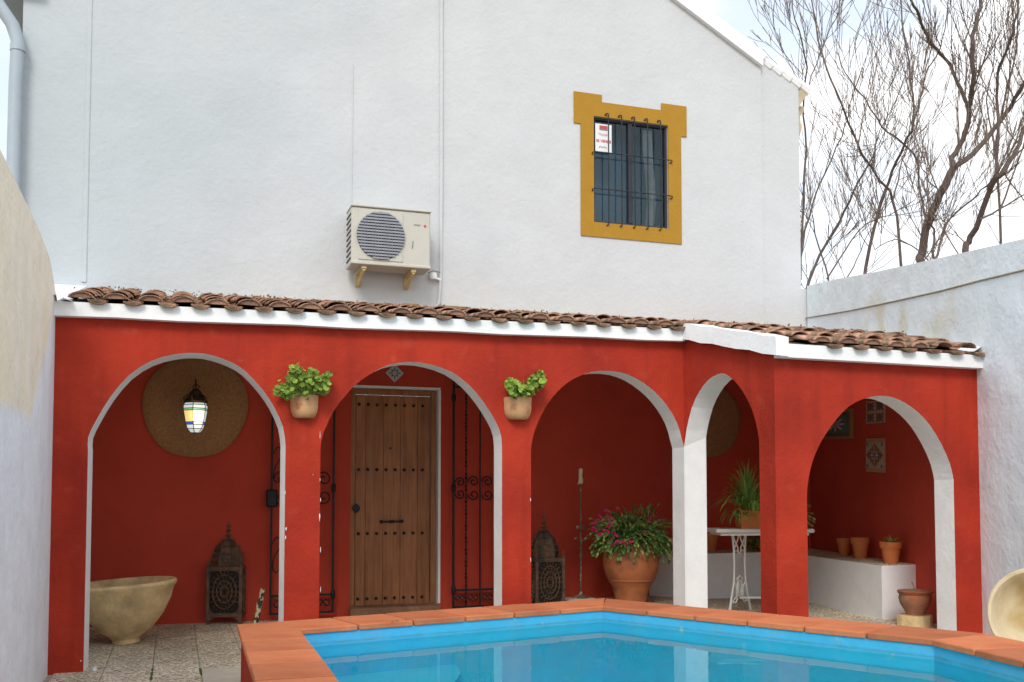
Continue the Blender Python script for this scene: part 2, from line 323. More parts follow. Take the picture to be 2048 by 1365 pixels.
def place(name, me, parent=None, M=None):
    o = bpy.data.objects.new(name, me); col.objects.link(o); o.parent = parent
    if M is not None:
        if parent is not None: o.matrix_basis = parent.matrix_basis.inverted() @ M if parent.parent is None else M
        else: o.matrix_basis = M
    elif parent is not None:
        # meshes are written in world coordinates: undo the thing's own placement
        inv = parent.matrix_basis.inverted() if parent.parent is None else (parent.parent.matrix_basis @ parent.matrix_basis).inverted()
        o.matrix_basis = inv
    return o
def thing(name, label, cat, loc=(0, 0, 0), rz=0, group=None):
    o = bpy.data.objects.new(name, None); col.objects.link(o); o.location = loc; o.rotation_euler = (0, 0, rz)
    o.matrix_basis = Matrix.Translation(Vector(loc)) @ Matrix.Rotation(rz, 4, 'Z'); o.empty_display_size = .1
    o['label'] = label; o['category'] = cat
    if group: o['group'] = group
    return o
def tag(o, label=None, cat=None, group=None, kind=None):
    for k, v in (('label', label), ('category', cat), ('group', group), ('kind', kind)):
        if v: o[k] = v
    return o
def children_of(o): return [c for c in bpy.data.objects if c.parent == o]
def copy_tree(o, parent=None):
    c = o.copy(); col.objects.link(c)
    if parent: c.parent = parent
    for ch in children_of(o): copy_tree(ch, c)
    return c

def refine(pts, k=2):      # Catmull-Rom through the surveyed points
    out = []
    for i in range(len(pts) - 1):
        p0, p1, p2, p3 = pts[max(i - 1, 0)], pts[i], pts[i + 1], pts[min(i + 2, len(pts) - 1)]
        for j in range(k):
            t = j / k; out.append(.5 * (2 * p1 + (p2 - p0) * t + (2 * p0 - 5 * p1 + 4 * p2 - p3) * t * t + (3 * p1 - p0 - 3 * p2 + p3) * t ** 3))
    out.append(pts[-1]); return out
# ------------------------------------------------------------------ plan of the place (eye at origin, z 0 = eye level)
FL = -1.165
def floorz(X): t = max(0, min(1, (X - 2.2) / 1.2)); return FL + .1 * t
XL, YA, YH = -.76, 7.11, 9.4
P = Vector((3.84, YA, 0)); Q = Vector((3.95, 6.0, 0)); YC = 6.0
def RW(Y): return 5.72 + .265 * (Y - 6)
def eav(X): return 1.235 + .055 * max(0, min(1, (X + .76) / 4.6))
def roofz(X, Y):
    e = eav(X)
    return e + (1.715 - e) * (Y - 7.05) / 2.35 if Y >= 7.05 else 1.025 + (e - 1.025) * (Y - 5.94) / 1.11

# ---- pool outline
I = [PZ(595, 1258, -.8), PZ(1204, 1212, -.8), PZ(1868, 1279, -.8), PZ(2048, 1321, -.8)]
dI = (I[3] - I[2]).normalized()
inner = [I[0], I[1], I[2], I[2] + dI * 1.4, Vector((3.3, 1.9, -.8)), Vector((1.4, 1.3, -.8)), PZ(660, 1365, -.8) + Vector((-.01, -2.2, 0))]
for p in inner: p.z = 0
widths = [.40, .42, .42, .42, .42, .33, .33]
def offset(poly, ws):
    n = len(poly); out = []
    for i in range(n):
        a, b, c = poly[i - 1], poly[i], poly[(i + 1) % n]
        d1 = (b - a).normalized(); d2 = (c - b).normalized()
        n1 = Vector((-d1.y, d1.x, 0)); n2 = Vector((-d2.y, d2.x, 0))
        p1 = b + n1 * ws[i - 1]; p2 = b + n2 * ws[i]
        den = d1.x * d2.y - d1.y * d2.x
        t = ((p2.x - p1.x) * d2.y - (p2.y - p1.y) * d2.x) / den if abs(den) > 1e-4 else 0
        out.append(p1 + d1 * t)
    return out
outer = offset(inner, widths)
CT, WZ = -.80, -.91     # coping top, water level

# ------------------------------------------------------------------ ground, patio, pool basin
g = MB(); o_ = [(-400, -400), (400, -400), (400, 400), (-400, 400)]; i_ = [(-1.2, -4), (7, -4), (7, 10), (-1.2, 10)]
for k in range(4):
    a, b, c, d = o_[k], o_[(k + 1) % 4], i_[(k + 1) % 4], i_[k]
    g.add([(*a, -1.25), (*b, -1.25), (*c, -1.25), (*d, -1.25)], [(0, 1, 2, 3)])
tag(g.build('ground', M_earth), kind='structure')
g = MB(); g.poly([[Vector((x, y, -1.176)) for x, y in i_], [Vector((p.x, p.y, -1.176)) for p in reversed(offset(inner, [.3] * 7))]])
patio = g.build('patio_floor', M_joint); tag(patio, kind='structure')
# paving slabs, one object each
SX, SY = .30, .60
slabcache = {}
nslab = 0
ins = lambda x, y: any_in(outer, x, y)
def any_in(poly, x, y):
    c = False; n = len(poly)
    for i in range(n):
        a, b = poly[i], poly[i - 1]
        if (a.y > y) != (b.y > y) and x < (b.x - a.x) * (y - a.y) / (b.y - a.y) + a.x: c = not c
    return c
slabmeshes = [MB().rbox((0, 0, -.02), (SX - .003 - .002 * k, SY - .006, .04), .003).mesh('slab', M_slab) for k in range(3)]
plainmesh = MB().rbox((0, 0, -.02), (SX - .012, SY - .012, .04), .004).mesh('slab', M_plain)
for ix in range(23):
    for iy in range(10):
        cx = XL + SX * (ix + .62); cy = YH - SY * (iy + .5) + (.0 if ix % 2 else .3)
        if cx > RW(cy) - .02 or cy > YH + .15 or nslab > 235: continue
        if all(any_in(outer, cx + dx, cy + dy) for dx in (-.1, .1) for dy in (-.25, .25)): continue
        if any(any_in(inner, cx + dx, cy + dy) for dx in (-.15, 0, .15) for dy in (-.3, -.15, 0, .15, .3)): continue
        rr = ray(1, 1); v = Vector((cx, cy, floorz(cx)))
        # keep to what the photograph can see
        fwd = v.x * sy_ + v.y * cy_; lat = v.x * cy_ - v.y * sy_
        if fwd < 4.6 or abs(lat / fwd) > .6: continue
        if cx > .45 and cy < 5.6 and cx < 4.0: continue
        pl = (1130 and (abs(cx - PZ(430, 1350, FL).x) < .16 and abs(cy - PZ(430, 1365, FL).y) < .32))
        me = plainmesh if pl else rnd.choice(slabmeshes)
        s_ = (floorz(cx + .14) - floorz(cx - .14)) / .28
        M = Matrix.Translation((cx, cy, floorz(cx) - rnd.random() * .003)) @ Matrix.Rotation(-math.atan(s_), 4, 'Y') @ Matrix.Rotation(rnd.uniform(-.004, .004), 4, 'Z')
        place('paving_slab', me, patio, M); nslab += 1
# moss in joints
mo = MB()
for k in range(18):
    ix = rnd.choice([1, 2, 3, 2, 3]); cx = XL + SX * (ix + .12); cy = rnd.uniform(5.9, 7.4)
    mo.rbox((cx, cy, FL - .004), (rnd.uniform(.008, .02), rnd.uniform(.03, .12), .014), .004)
tag(mo.build('moss', M_moss), 'thin green moss growing in the joints of the pebble slabs left of the pool', 'moss', kind='stuff')

pool = thing('swimming_pool', 'raised blue painted swimming pool edged with terracotta tiles', 'swimming pool', (2.2, 4.5, FL))
def ringwall(mb, loop, z0, z1):
    n = len(loop)
    for i in range(n):
        a, b = loop[i], loop[(i + 1) % n]
        mb.add([(a.x, a.y, z0), (b.x, b.y, z0), (b.x, b.y, z1), (a.x, a.y, z1)], [(0, 1, 2, 3)])
inn2 = offset(inner, [.0] * 7)
basin = MB(); nseg = 14
for i in range(7):      # the inner wall, slightly wavy hand-laid plaster
    a, b = inner[i], inner[(i + 1) % 7]
    for s_ in range(nseg):
        p, q = a.lerp(b, s_ / nseg), a.lerp(b, (s_ + 1) / nseg)
        basin.add([(p.x, p.y, -2.1), (q.x, q.y, -2.1), (q.x, q.y, CT - .035), (p.x, p.y, CT - .035)], [(0, 1, 2, 3)])
basin.build('basin_wall', M_blue, pool, fix=True)
bf = MB().poly([[Vector((p.x, p.y, -2.09)) for p in inner]]); bf.build('basin_floor', M_bluefl, pool)
ow = MB(); ringwall(ow, offset(outer, [-.025] * 7), -1.25, CT - .034); ow.build('outer_wall', M_red, pool)
bed = MB(); bed.poly([[Vector((p.x, p.y, CT - .012)) for p in offset(outer, [-.012] * 7)], [Vector((p.x, p.y, CT - .012)) for p in reversed(offset(inner, [.008] * 7))]])
ringwall(bed, offset(outer, [-.012] * 7), CT - .035, CT - .012); ringwall(bed, offset(inner, [.008] * 7), CT - .035, CT - .012)
bed.build('mortar_bed', M_grout, pool)
# curved underwater steps in the far left corner
c0 = inner[0]; d1 = (inner[1] - inner[0]).normalized(); d2 = (inner[6] - inner[0]).normalized()
for k, (rad, z) in enumerate(((1.05, -1.10), (1.45, -1.38), (1.85, -1.66))):
    st = MB(); loop = [c0 + (d1 + d2) * .004]; n = 16
    for j in range(n + 1):
        a = j / n * math.pi / 2; loop.append(c0 + (d1 * math.cos(a) + d2 * math.sin(a)) * rad)
    lp = [Vector((p.x, p.y, z)) for p in loop]
    st.extr(lp, (0, 0, -2.08 - z), back=False); st.build('pool_step', M_bluefl if k % 2 else M_blue, pool)
# coping tiles one by one
for i in range(7):
    a, b, A, B = inner[i], inner[(i + 1) % 7], outer[i], outer[(i + 1) % 7]
    L_ = (b - a).length; n = max(2, round(L_ / (.375 if i != 6 else .40)))
    for k in range(n):
        t0, t1 = k / n, (k + 1) / n; gp = .0075 / L_
        def cut(t):
            # joints square to the edge except the mitred ends
            pa = a.lerp(b, t); d = (b - a).normalized(); nrm = Vector((-d.y, d.x, 0)); return pa, pa + nrm * widths[i]
        p0, q0 = (a, A) if k == 0 else cut(t0 + gp)
        p1, q1 = (b, B) if k == n - 1 else cut(t1 - gp)
        if k == 0:
            dd = (b - a).normalized() * .006; p0, q0 = p0 + dd, q0 + dd
        if k == n - 1:
            dd = (b - a).normalized() * .004; p1, q1 = p1 - dd, q1 - dd
        cen = (p0 + p1 + q0 + q1) / 4
        qn = [p0, p1, q1, q0]; ch = .006; ln = .014
        inw = (a - A).normalized() * ln
        lo = [v.copy() for v in qn]; lo[0] = lo[0] + inw; lo[1] = lo[1] + inw
        up = [v + (cen - v).normalized() * ch for v in lo]
        zt = CT + rnd.uniform(-.003, .003)
        m = MB(); vs = [Vector((v.x - cen.x, v.y - cen.y, CT - .032 - zt)) for v in lo] + [Vector((v.x - cen.x, v.y - cen.y, -ch)) for v in lo] + [Vector((v.x - cen.x, v.y - cen.y, 0)) for v in up]
        m.add(vs, [(3, 2, 1, 0), (8, 9, 10, 11)] + [(r_ * 4 + j, r_ * 4 + (j + 1) % 4, r_ * 4 + 4 + (j + 1) % 4, r_ * 4 + 4 + j) for r_ in (0, 1) for j in range(4)])
        import bmesh
        me = m.mesh('coping_tile', M_cop); bm = bmesh.new(); bm.from_mesh(me); bmesh.ops.recalc_face_normals(bm, faces=bm.faces); bm.to_mesh(me); bm.free()
        place('coping_tile', me, pool, Matrix.Translation((cen.x, cen.y, zt)) @ Matrix.Rotation(rnd.uniform(-.004, .004), 4, 'Y'))
wt = MB(); wt.poly([[Vector((p.x, p.y, WZ)) for p in offset(inner, [.002] * 7)]]); wt.f = [f if (wt.v[f[1]] - wt.v[f[0]]).cross(wt.v[f[2]] - wt.v[f[0]]).z > 0 else tuple(reversed(f)) for f in wt.f]; tag(wt.build('water', M_water, fix=False), kind='structure')

# ------------------------------------------------------------------ house
house = thing('white_house', 'tall white plastered house with gable end, ochre edged window and studded door', 'house', (2.5, YH, FL))
XW0, XW1, XW2 = PY(42, 200, YH).x, PY(1525, 400, YH).x, PY(1603, 400, YH).x
wc = [PY(1187, 232, YH), PY(1336, 253, YH), PY(1336, 460, YH), PY(1187, 443, YH)]
wx0, wx1 = (wc[0].x + wc[3].x) / 2, (wc[1].x + wc[2].x) / 2; wz0, wz1 = (wc[2].z + wc[3].z) / 2, (wc[0].z + wc[1].z) / 2
gA, gB = PY(1345, 0, YH), PY(1525, 136, YH); gs = (gB.z - gA.z) / (gB.x - gA.x)
pkx = 2.45; pkz = gB.z + gs * (pkx - gB.x)
gl_z = pkz + gs * (pkx - XW0)
lo_z = 1.3
up = MB()
up.poly([[Vector((XW0, YH, lo_z)), Vector((XW1, YH, lo_z)), Vector((XW1, YH, gB.z)), Vector((pkx, YH, pkz)), Vector((XW0, YH, gl_z))],
         [Vector((wx0, YH, wz0)), Vector((wx0, YH, wz1)), Vector((wx1, YH, wz1)), Vector((wx1, YH, wz0))]])
hd = 7.0
for a, b in (((XW0, lo_z - 3), (XW0, gl_z)), ((XW0, gl_z), (pkx, pkz)), ((pkx, pkz), (XW1, gB.z)), ((XW1, gB.z), (XW1, lo_z - 3))):
    up.add([(a[0], YH, a[1]), (b[0], YH, b[1]), (b[0], YH + hd, b[1]), (a[0], YH + hd, a[1])], [(0, 1, 2, 3)])
rv = .10
for a, b in (((wx0, wz0), (wx1, wz0)), ((wx1, wz0), (wx1, wz1)), ((wx1, wz1), (wx0, wz1)), ((wx0, wz1), (wx0, wz0))):
    up.add([(a[0], YH, a[1]), (b[0], YH, b[1]), (b[0], YH + rv, b[1]), (a[0], YH + rv, a[1])], [(0, 1, 2, 3)])
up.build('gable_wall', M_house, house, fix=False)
# set-back extension at the right
ez0, ez1 = PY(1525, 112, YH).z - .02, PY(1603, 160, YH).z
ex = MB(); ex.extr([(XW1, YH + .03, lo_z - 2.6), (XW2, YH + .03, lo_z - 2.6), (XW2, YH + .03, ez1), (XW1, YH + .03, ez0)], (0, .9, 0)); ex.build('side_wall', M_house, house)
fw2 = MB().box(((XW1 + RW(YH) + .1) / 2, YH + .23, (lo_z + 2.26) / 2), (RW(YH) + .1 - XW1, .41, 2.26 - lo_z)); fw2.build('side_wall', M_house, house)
# verge band and tile ends on the right gable slope
def slab_along(mb, p, q, y0, y1, th):
    mb.extr([(p[0], y0, p[1]), (q[0], y0, q[1]), (q[0], y0, q[1] + th), (p[0], y0, p[1] + th)], (0, y1 - y0, 0))
vb = MB(); slab_along(vb, (pkx, pkz), (XW1 + .0, gB.z), YH - .05, YH + hd, .13); slab_along(vb, (XW0 - .1, gl_z - .05), (pkx, pkz), YH - .05, YH + hd, .13)
vb.build('verge_band', M_white, house)
tt = MB(); nT = 22
for k in range(nT):
    t = k / nT; x = pkx + (XW1 - pkx) * t; z = pkz + (gB.z - pkz) * t + .13
    x2 = pkx + (XW1 - pkx) * (t + 1.25 / nT); z2 = pkz + (gB.z - pkz) * (t + 1.25 / nT) + .13
    tt.tube([(x, YH + .02, z + .03), (x2, YH + .02, z2 + .012)], [.045, .06], 8)
for k in range(5):
    t = k / 5; x = XW1 + (XW2 + .12 - XW1) * t; z = ez0 + .02 + (PY(1622, 178, YH).z - ez0) * t
    x2 = XW1 + (XW2 + .12 - XW1) * (t + .25); z2 = ez0 + (PY(1622, 178, YH).z - ez0) * (t + .25)
    tt.tube([(x, YH + .06, z + .0), (x2, YH + .06, z2 + .0)], [.05, .065], 8)
tt.build('verge_tiles', M_white, house, smooth=True)
eb = MB(); a = PY(1603, 186, YH); b = PY(1626, 176, YH); c = PY(1603, 215, YH)
eb.extr([(XW2 - .05, YH + .04, a.z + .03), (XW2 + .14, YH + .04, b.z), (XW2 + .12, YH + .04, b.z - .07), (XW2, YH + .04, c.z)], (0, .8, 0)); eb.build('eave_corner', M_cornice, house)
co = MB(); top = PY(1610, 206, YH).z; bot = PY(1610, 272, YH).z
co.extr([(XW2, YH + .1, top), (XW2 + .13, YH + .1, top), (XW2 + .11, YH + .1, top - .07), (XW2 + .07, YH + .1, top - .12), (XW2 + .08, YH + .1, bot + .1), (XW2 + .05, YH + .1, bot), (XW2, YH + .1, bot - .04)], (0, .25, 0))
co.build('cornice_end', M_cornice, house)
# lower, red part of the house wall inside the porch, with the doorway
dz0 = -1.07
d0, d1_, dtop = PY(701, 1000, YH).x, PY(876, 1000, YH).x, PY(790, 778, YH).z
lw = MB(); XR = RW(YH)
lw.poly([[Vector((XL, YH, FL)), Vector((d0, YH, FL)), Vector((d0, YH, dtop)), Vector((d1_, YH, dtop)), Vector((d1_, YH, FL)), Vector((XR, YH, FL)), Vector((XR, YH, 1.68)), Vector((XL, YH, 1.68))]])
lw.build('porch_back_wall', M_redin, house, fix=False)
uf = MB(); uf.box(((XL + XR) / 2, YH + .012, 1.5), (XR - XL, .02, .5)); 
dr = MB(); RD = .14
for a, b in (((d0, FL), (d0, dtop)), ((d0, dtop), (d1_, dtop)), ((d1_, dtop), (d1_, FL))):
    dr.add([(a[0], YH, a[1]), (b[0], YH, b[1]), (b[0], YH + RD, b[1]), (a[0], YH + RD, a[1])], [(0, 1, 2, 3)])
# thin white painted edge round the opening
W_ = .018
dr.box((d1_ + .012, YH + .0, (dtop + FL) / 2 + .05), (.024, .012, dtop - FL - .1)); dr.box(((d0 + d1_) / 2, YH, dtop + .012), (d1_ - d0 + .04, .012, .022))
dr.build('door_reveal', M_white, house, fix=False)
yd = YH + .075
fx0, fx1, fzt = d0, d1_ - .012, dtop - .006
df = MB(); fw = .05
df.rbox((fx0 + fw / 2, yd, (fzt + FL) / 2 + .05), (fw, .07, fzt - FL - .1), .006); df.rbox((fx1 - fw / 2, yd, (fzt + FL) / 2 + .05), (fw, .07, fzt - FL - .1), .006)
df.rbox(((fx0 + fx1) / 2, yd, fzt - fw / 2), (fx1 - fx0 - 2 * fw, .07, fw), .006)
df.build('door_frame', M_wood, house)
th = MB(); th.rbox(((d0 + d1_) / 2, YH - .01, FL + .045), (d1_ - d0 + .02, .22, .09), .012); th.build('threshold', M_thr, house)
door = thing('door', '', ''); door.parent = house; del door['label'], door['category']; door.matrix_basis = house.matrix_basis.inverted() @ Matrix.Translation((fx0 + fw, yd, FL + .09))
px0, px1 = fx0 + fw + .004, fx1 - fw - .004; pz0, pz1 = FL + .093, fzt - fw - .004
edges = [px0 + (px1 - px0) * t for t in (0, .135, .37, .60, .83, 1.0)]
for k in range(5):
    a, b = edges[k], edges[k + 1]
    m = MB().rbox(((a + b) / 2, yd + .012, (pz0 + pz1) / 2), (b - a - .002, .04, pz1 - pz0), .003)
    m.build('plank', M_wood, door)
stud = MB().lathe([(.016, 0), (.0155, .006), (.011, .012), (0, .015)], 10, M=Matrix.Rotation(math.pi / 2, 4, 'X')).mesh('stud', M_black, True)
for zy in (811, 940, 1067, 1196):
    z = PY(780, zy, yd).z
    for k in range(8):
        x = PY(717 + k * 18.2, 940, yd).x
        o = bpy.data.objects.new('stud', stud); col.objects.link(o); o.parent = door; o.matrix_basis = Matrix.Translation(Vector((x, yd - .008, z)) - Vector((fx0 + fw, yd, FL + .09)))
def dchild(mb, n, m, sm=True): return mb.build(n, m, door, smooth=sm)
kx = PY(708, 1017, yd); k_ = MB().lathe([(.04, 0), (.042, .012), (.025, .02), (.022, .035), (.036, .05), (.033, .062), (0, .066)], 14, c=(kx.x + .012, yd - .008, kx.z), M=Matrix.Rotation(math.pi / 2, 4, 'X')); dchild(k_, 'door_knob', M_black)
h0, h1 = PY(762, 1044, yd), PY(803, 1043, yd)
hm = MB(); hm.tube([(h0.x, yd - .03, h0.z), (h1.x, yd - .03, h1.z)], [.009, .009], 8); 
for h in (h0, h1): hm.lathe([(.017, -.02), (.017, 0), (.008, .02)], 10, c=(h.x, yd - .028, h.z), M=Matrix.Rotation(math.pi / 2, 4, 'X'))
hm.tube([h0.lerp(h1, .4) + Vector((0, -.0, 0)) * 0 + Vector((0, yd - .03 - h0.lerp(h1, .4).y, 0)), h0.lerp(h1, .6) + Vector((0, yd - .03 - h0.lerp(h1, .6).y, 0))], [.014, .014], 8)
dchild(hm, 'pull_handle', M_black)
pe = PY(780, 897, yd); dchild(MB().lathe([(.012, 0), (.013, .006), (.007, .007), (.0, .004)], 12, c=(pe.x, yd - .008, pe.z), M=Matrix.Rotation(math.pi / 2, 4, 'X')), 'peephole', M_bronze)
# window
sr = MB()
pts = [(1147, 183), (1203, 191), (1203, 206), (1322, 221), (1322, 207), (1372, 215), (1372, 275), (1361, 275), (1363, 490), (1161, 471), (1161, 247), (1147, 246)]
pw = [PY(x, y, YH) for x, y in pts]
X = [p.x for p in pw]; Z = [p.z for p in pw]
ear = lambda *i: sum(Z[k] for k in i) / len(i)
zt1, zt2, ze, zb = ear(0, 1, 4, 5), ear(2, 3), ear(6, 7, 10, 11), ear(8, 9)
xs = [X[0], X[1], X[3], X[5], (X[7] + X[8]) / 2, (X[9] + X[10]) / 2]
sur = [(xs[0], zt1), (xs[1], zt1), (xs[1], zt2), (xs[2], zt2), (xs[2], zt1), (xs[3], zt1), (xs[3], ze), (xs[4], ze), (xs[4], zb), (xs[5], zb), (xs[5], ze), (xs[0], ze)]
SP = .012; e = .004
hole = [Vector((wx0, YH - SP, wz0)), Vector((wx0, YH - SP, wz1)), Vector((wx1, YH - SP, wz1)), Vector((wx1, YH - SP, wz0))]
sr.poly([[Vector((x, YH - SP, z)) for x, z in sur], hole])
for lp in ([Vector((x, YH - SP, z)) for x, z in sur], hole):
    for i in range(len(lp)): a, b = lp[i], lp[(i + 1) % len(lp)]; sr.add([a, b, b + Vector((0, SP + .001, 0)), a + Vector((0, SP + .001, 0))], [(0, 1, 2, 3)])
sr.build('window_surround', M_yel, house, fix=False)
win = bpy.data.objects.new('window', None); col.objects.link(win); win.parent = house; win.matrix_basis = house.matrix_basis.inverted() @ Matrix.Translation((wx0, YH, wz0))
yw = YH + .045
fr = MB(); t = .024
fr.rbox((wx0 + t / 2, yw, (wz0 + wz1) / 2), (t, .05, wz1 - wz0), .004); fr.rbox((wx1 - t / 2, yw, (wz0 + wz1) / 2), (t, .05, wz1 - wz0), .004)
fr.rbox(((wx0 + wx1) / 2, yw, wz0 + t / 2), (wx1 - wx0 - 2 * t, .05, t), .004); fr.rbox(((wx0 + wx1) / 2, yw, wz1 - t / 2), (wx1 - wx0 - 2 * t, .05, t), .004)
fr.rbox((wx0 + (wx1 - wx0) * .5, yw - .004, (wz0 + wz1) / 2), (.045, .05, wz1 - wz0 - 2 * t), .004)
fr.build('window_frame', M_frame, win)
mid = wx0 + (wx1 - wx0) * .5
for a, b in ((wx0 + t, mid - .022), (mid + .022, wx1 - t)):
    MB().add([(a, yw + .005, wz0 + t), (b, yw + .005, wz0 + t), (b, yw + .005, wz1 - t), (a, yw + .005, wz1 - t)], [(0, 1, 2, 3)]).build('window_pane', M_glass, win, fix=False)
MB().box(((wx0 + wx1) / 2, yw + .30, (wz0 + wz1) / 2), (wx1 - wx0 + .5, .02, wz1 - wz0 + .5)).build('room_blind', M_blind, win)
cu = MB(); n = 26; ca, cb = wx0 + (wx1 - wx0) * .74, wx0 + (wx1 - wx0) * .86
rows = [[(ca + (cb - ca) * i / n * (1 if z > .5 else .9 + .1) , yw + .05 + .02 * math.sin(i * 1.5 + z), wz0 + .02 + (wz1 - wz0 - .06) * z) for i in range(n + 1)] for z in (0, .25, .5, .75, 1)]
for k, rw in enumerate(rows): rows[k] = [(x + (.5 - abs(k - 2) / 4) * .0 + .02 * math.sin(k * 1.3), y, z) for x, y, z in rw]
fl = [p for rw in rows for p in rw]; cu.add(fl, [(k * (n + 1) + i, k * (n + 1) + i + 1, (k + 1) * (n + 1) + i + 1, (k + 1) * (n + 1) + i) for k in range(4) for i in range(n)])
cu.build('curtain', M_curt, win, smooth=True)
gp = []
for k in range(5):
    x = wx0 + (wx1 - wx0) * (.183 + k * .175)
    b = MB(); zt, zb_ = wz1 + .02, wz0 - .02
    b.tube([(x - .03, YH - .012, zt - .005), (x - .026, YH - .022, zt + .010), (x - .012, YH - .03, zt + .016), (x, YH - .032, zt + .008), (x, YH - .032, zt - .02), (x, YH - .032, zb_ + .02), (x - .003, YH - .028, zb_ + .002), (x - .016, YH - .012, zb_ - .010)], .0065, 6)
    b.build('grille_bar', M_bar, win, smooth=True)
for fz in (.655, .31):
    z = wz0 + (wz1 - wz0) * fz; b = MB()
    b.tube([(wx0 - .02, YH - .01, z - .025), (wx0 - .02, YH - .03, z - .006), (wx0, YH - .04, z), (wx1, YH - .04, z), (wx1 + .025, YH - .04, z), (wx1 + .035, YH - .03, z - .012), (wx1 + .02, YH - .01, z - .025)], .0065, 6)
    b.build('grille_bar', M_bar, win, smooth=True)
# seams, conduit and thin cable on the house wall
a, b = PY(885, 0, YH), PY(880, 600, YH); xx = (a.x + b.x) / 2
MB().tube([(xx - .01, YH - .015, 6.2), (xx, YH - .015, 3.2), (xx - .004, YH - .015, 2.1), (xx - .02, YH - .015, 1.84), (xx - .08, YH - .015, 1.77)], .017, 8).build('wall_conduit', M_house, house, smooth=True)
s0 = PY(706, 130, YH); s1 = PY(703, 410, YH); MB().tube([(s0.x, YH - .002, s0.z), ((s0.x + s1.x) / 2, YH - .002, (s0.z + s1.z) / 2), (s1.x, YH - .002, s1.z)], .006, 6).build('thin_cable', M_house, house)
s0 = PY(183, 0, YH); s1 = PY(165, 566, YH); xx = (s0.x + s1.x) / 2; MB().rbox((xx, YH, (s0.z + s1.z) / 2 + .4), (.05, .02, s0.z - s1.z + .8), .009).build('plaster_seam', M_house, house)
dp = [(PY(10, 10, 9.3).x - .15, 9.3, PY(10, 0, 9.3).z + .1), (PY(8, 20, 9.3).x, 9.3, PY(8, 25, 9.3).z), (PY(25, 50, 9.3).x, 9.3, PY(25, 50, 9.3).z), (PY(36, 80, 9.3).x, 9.3, PY(36, 85, 9.3).z), (PY(34, 150, 9.3).x, 9.3, PY(34, 160, 9.3).z), (PY(30, 300, 9.3).x, 9.3, FL)]
dp[-2] = (dp[-3][0] - .01, 9.3, dp[-2][2]); dp[-1] = (dp[-3][0] - .02, 9.3, FL)
pp = MB().tube(dp, .055, 12); pp.lathe([(.062, -.03), (.062, .03)], 12, c=(dp[3][0], 9.3, dp[3][2] - .05)); pp.build('downpipe', M_pipe, house, smooth=True)
so_ = MB().box((XW0 - .05, YH + 1, PY(55, 2, YH).z + .12), (.4, 2.2, .1)); so_.build('eave_board', M_pipe, house)

# ------------------------------------------------------------------ garden walls
lwall = MB()
top = [(-3, 1.55), (3, 1.53), (5.1, 1.52), (6.2, 1.50), (6.75, 1.45), (7.05, 1.33), (7.2, 1.27), (YH, 1.80)]
lp = [Vector((XL, -3, -1.25))] + [Vector((XL, YH - .001, -1.25))] + [Vector((XL, y, z)) for y, z in reversed(top)]
lwall.extr(lp, (-.35, 0, 0)); lw_ = lwall.build('garden_wall', M_left); tag(lw_, 'whitewashed garden wall on the left with a cream upper part', 'wall')
rwall = MB()
topr = [(-3, 1.55), (2, 1.55), (3.5, 1.58), (5.2, 1.735), (6.5, 1.90), (7.8, 2.07), (8.6, 2.19), (YH - .005, 2.29)]
lp = [Vector((RW(-3), -3, -1.25)), Vector((RW(YH), YH - .005, -1.25))] + [Vector((RW(y), y, z)) for y, z in reversed(topr)]
rwall.extr(lp, (.42, -.11, 0)); rw_ = rwall.build('garden_wall', M_right); tag(rw_, 'whitewashed garden wall on the right, stained above the porch roof', 'wall')
# filler between right wall and house corner
nR = Vector((1, -.265, 0))
cb_ = [PP(x, y, (RW(6), 6, 0), nR) for x, y in ((2090, 531), (2048, 541), (1960, 562), (1880, 583), (1790, 603), (1700, 622), (1610, 637))]
cb_ = [p - nR.normalized() * .006 for p in cb_]
ed = MB().tube(cb_, .007, 6); tag(ed.build('wall_cable', M_cable, smooth=True), 'thin grey cable running up along the right garden wall', 'cable')

# ------------------------------------------------------------------ porch with arches
porch = thing('arcaded_porch', 'red plastered porch with five white edged arches and a clay tiled roof', 'porch', (1.5, YA, FL))
T = .2
A1 = [(176, 900), (176.5, 874), (193, 840), (221, 794), (259, 750), (303, 722), (349, 709), (391, 706), (424, 711), (461, 724), (490, 742), (523, 777), (547, 812), (566, 854), (571, 890)]
A2 = [(641, 900), (642, 888), (648, 863), (669, 820), (690, 793), (711, 770), (741, 748), (775, 731), (817.5, 724), (860, 729), (902.5, 744), (936.5, 769), (966, 803), (990, 841), (1002, 871), (1004, 905)]
A3 = [(1062, 900), (1063, 890), (1069, 863), (1085, 826), (1104, 796), (1132, 768), (1165, 750), (1200, 742), (1240, 745), (1272, 757), (1300, 776), (1324, 799), (1346, 830), (1359, 860), (1367, 895)]
A4 = [(1369, 893), (1373, 860), (1384, 815), (1399, 783), (1417, 760), (1435, 749), (1450, 748), (1468, 761), (1486, 784), (1504, 820), (1515, 860), (1521, 905)]
A5 = [(1614, 1000), (1615, 973), (1621, 938), (1632, 905), (1648, 874), (1672, 840), (1697, 814), (1727, 798), (1760, 792), (1785, 795), (1810, 806), (1836, 825), (1860, 851), (1883, 889), (1900, 928), (1907, 960)]
def arch_world(A, proj, base):
    pts = [proj(x, y) for x, y in A]; pts = refine(pts)
    a, b = pts[0].copy(), pts[-1].copy(); zb = base
    def down(p):
        n = 7; return [Vector((p.x, p.y, zb + (p.z - zb) * k / n)) for k in range(n)]
    w_ = [Vector((math.copysign(0, 1), 0, 0))]
    return down(a) + pts + list(reversed(down(b)))
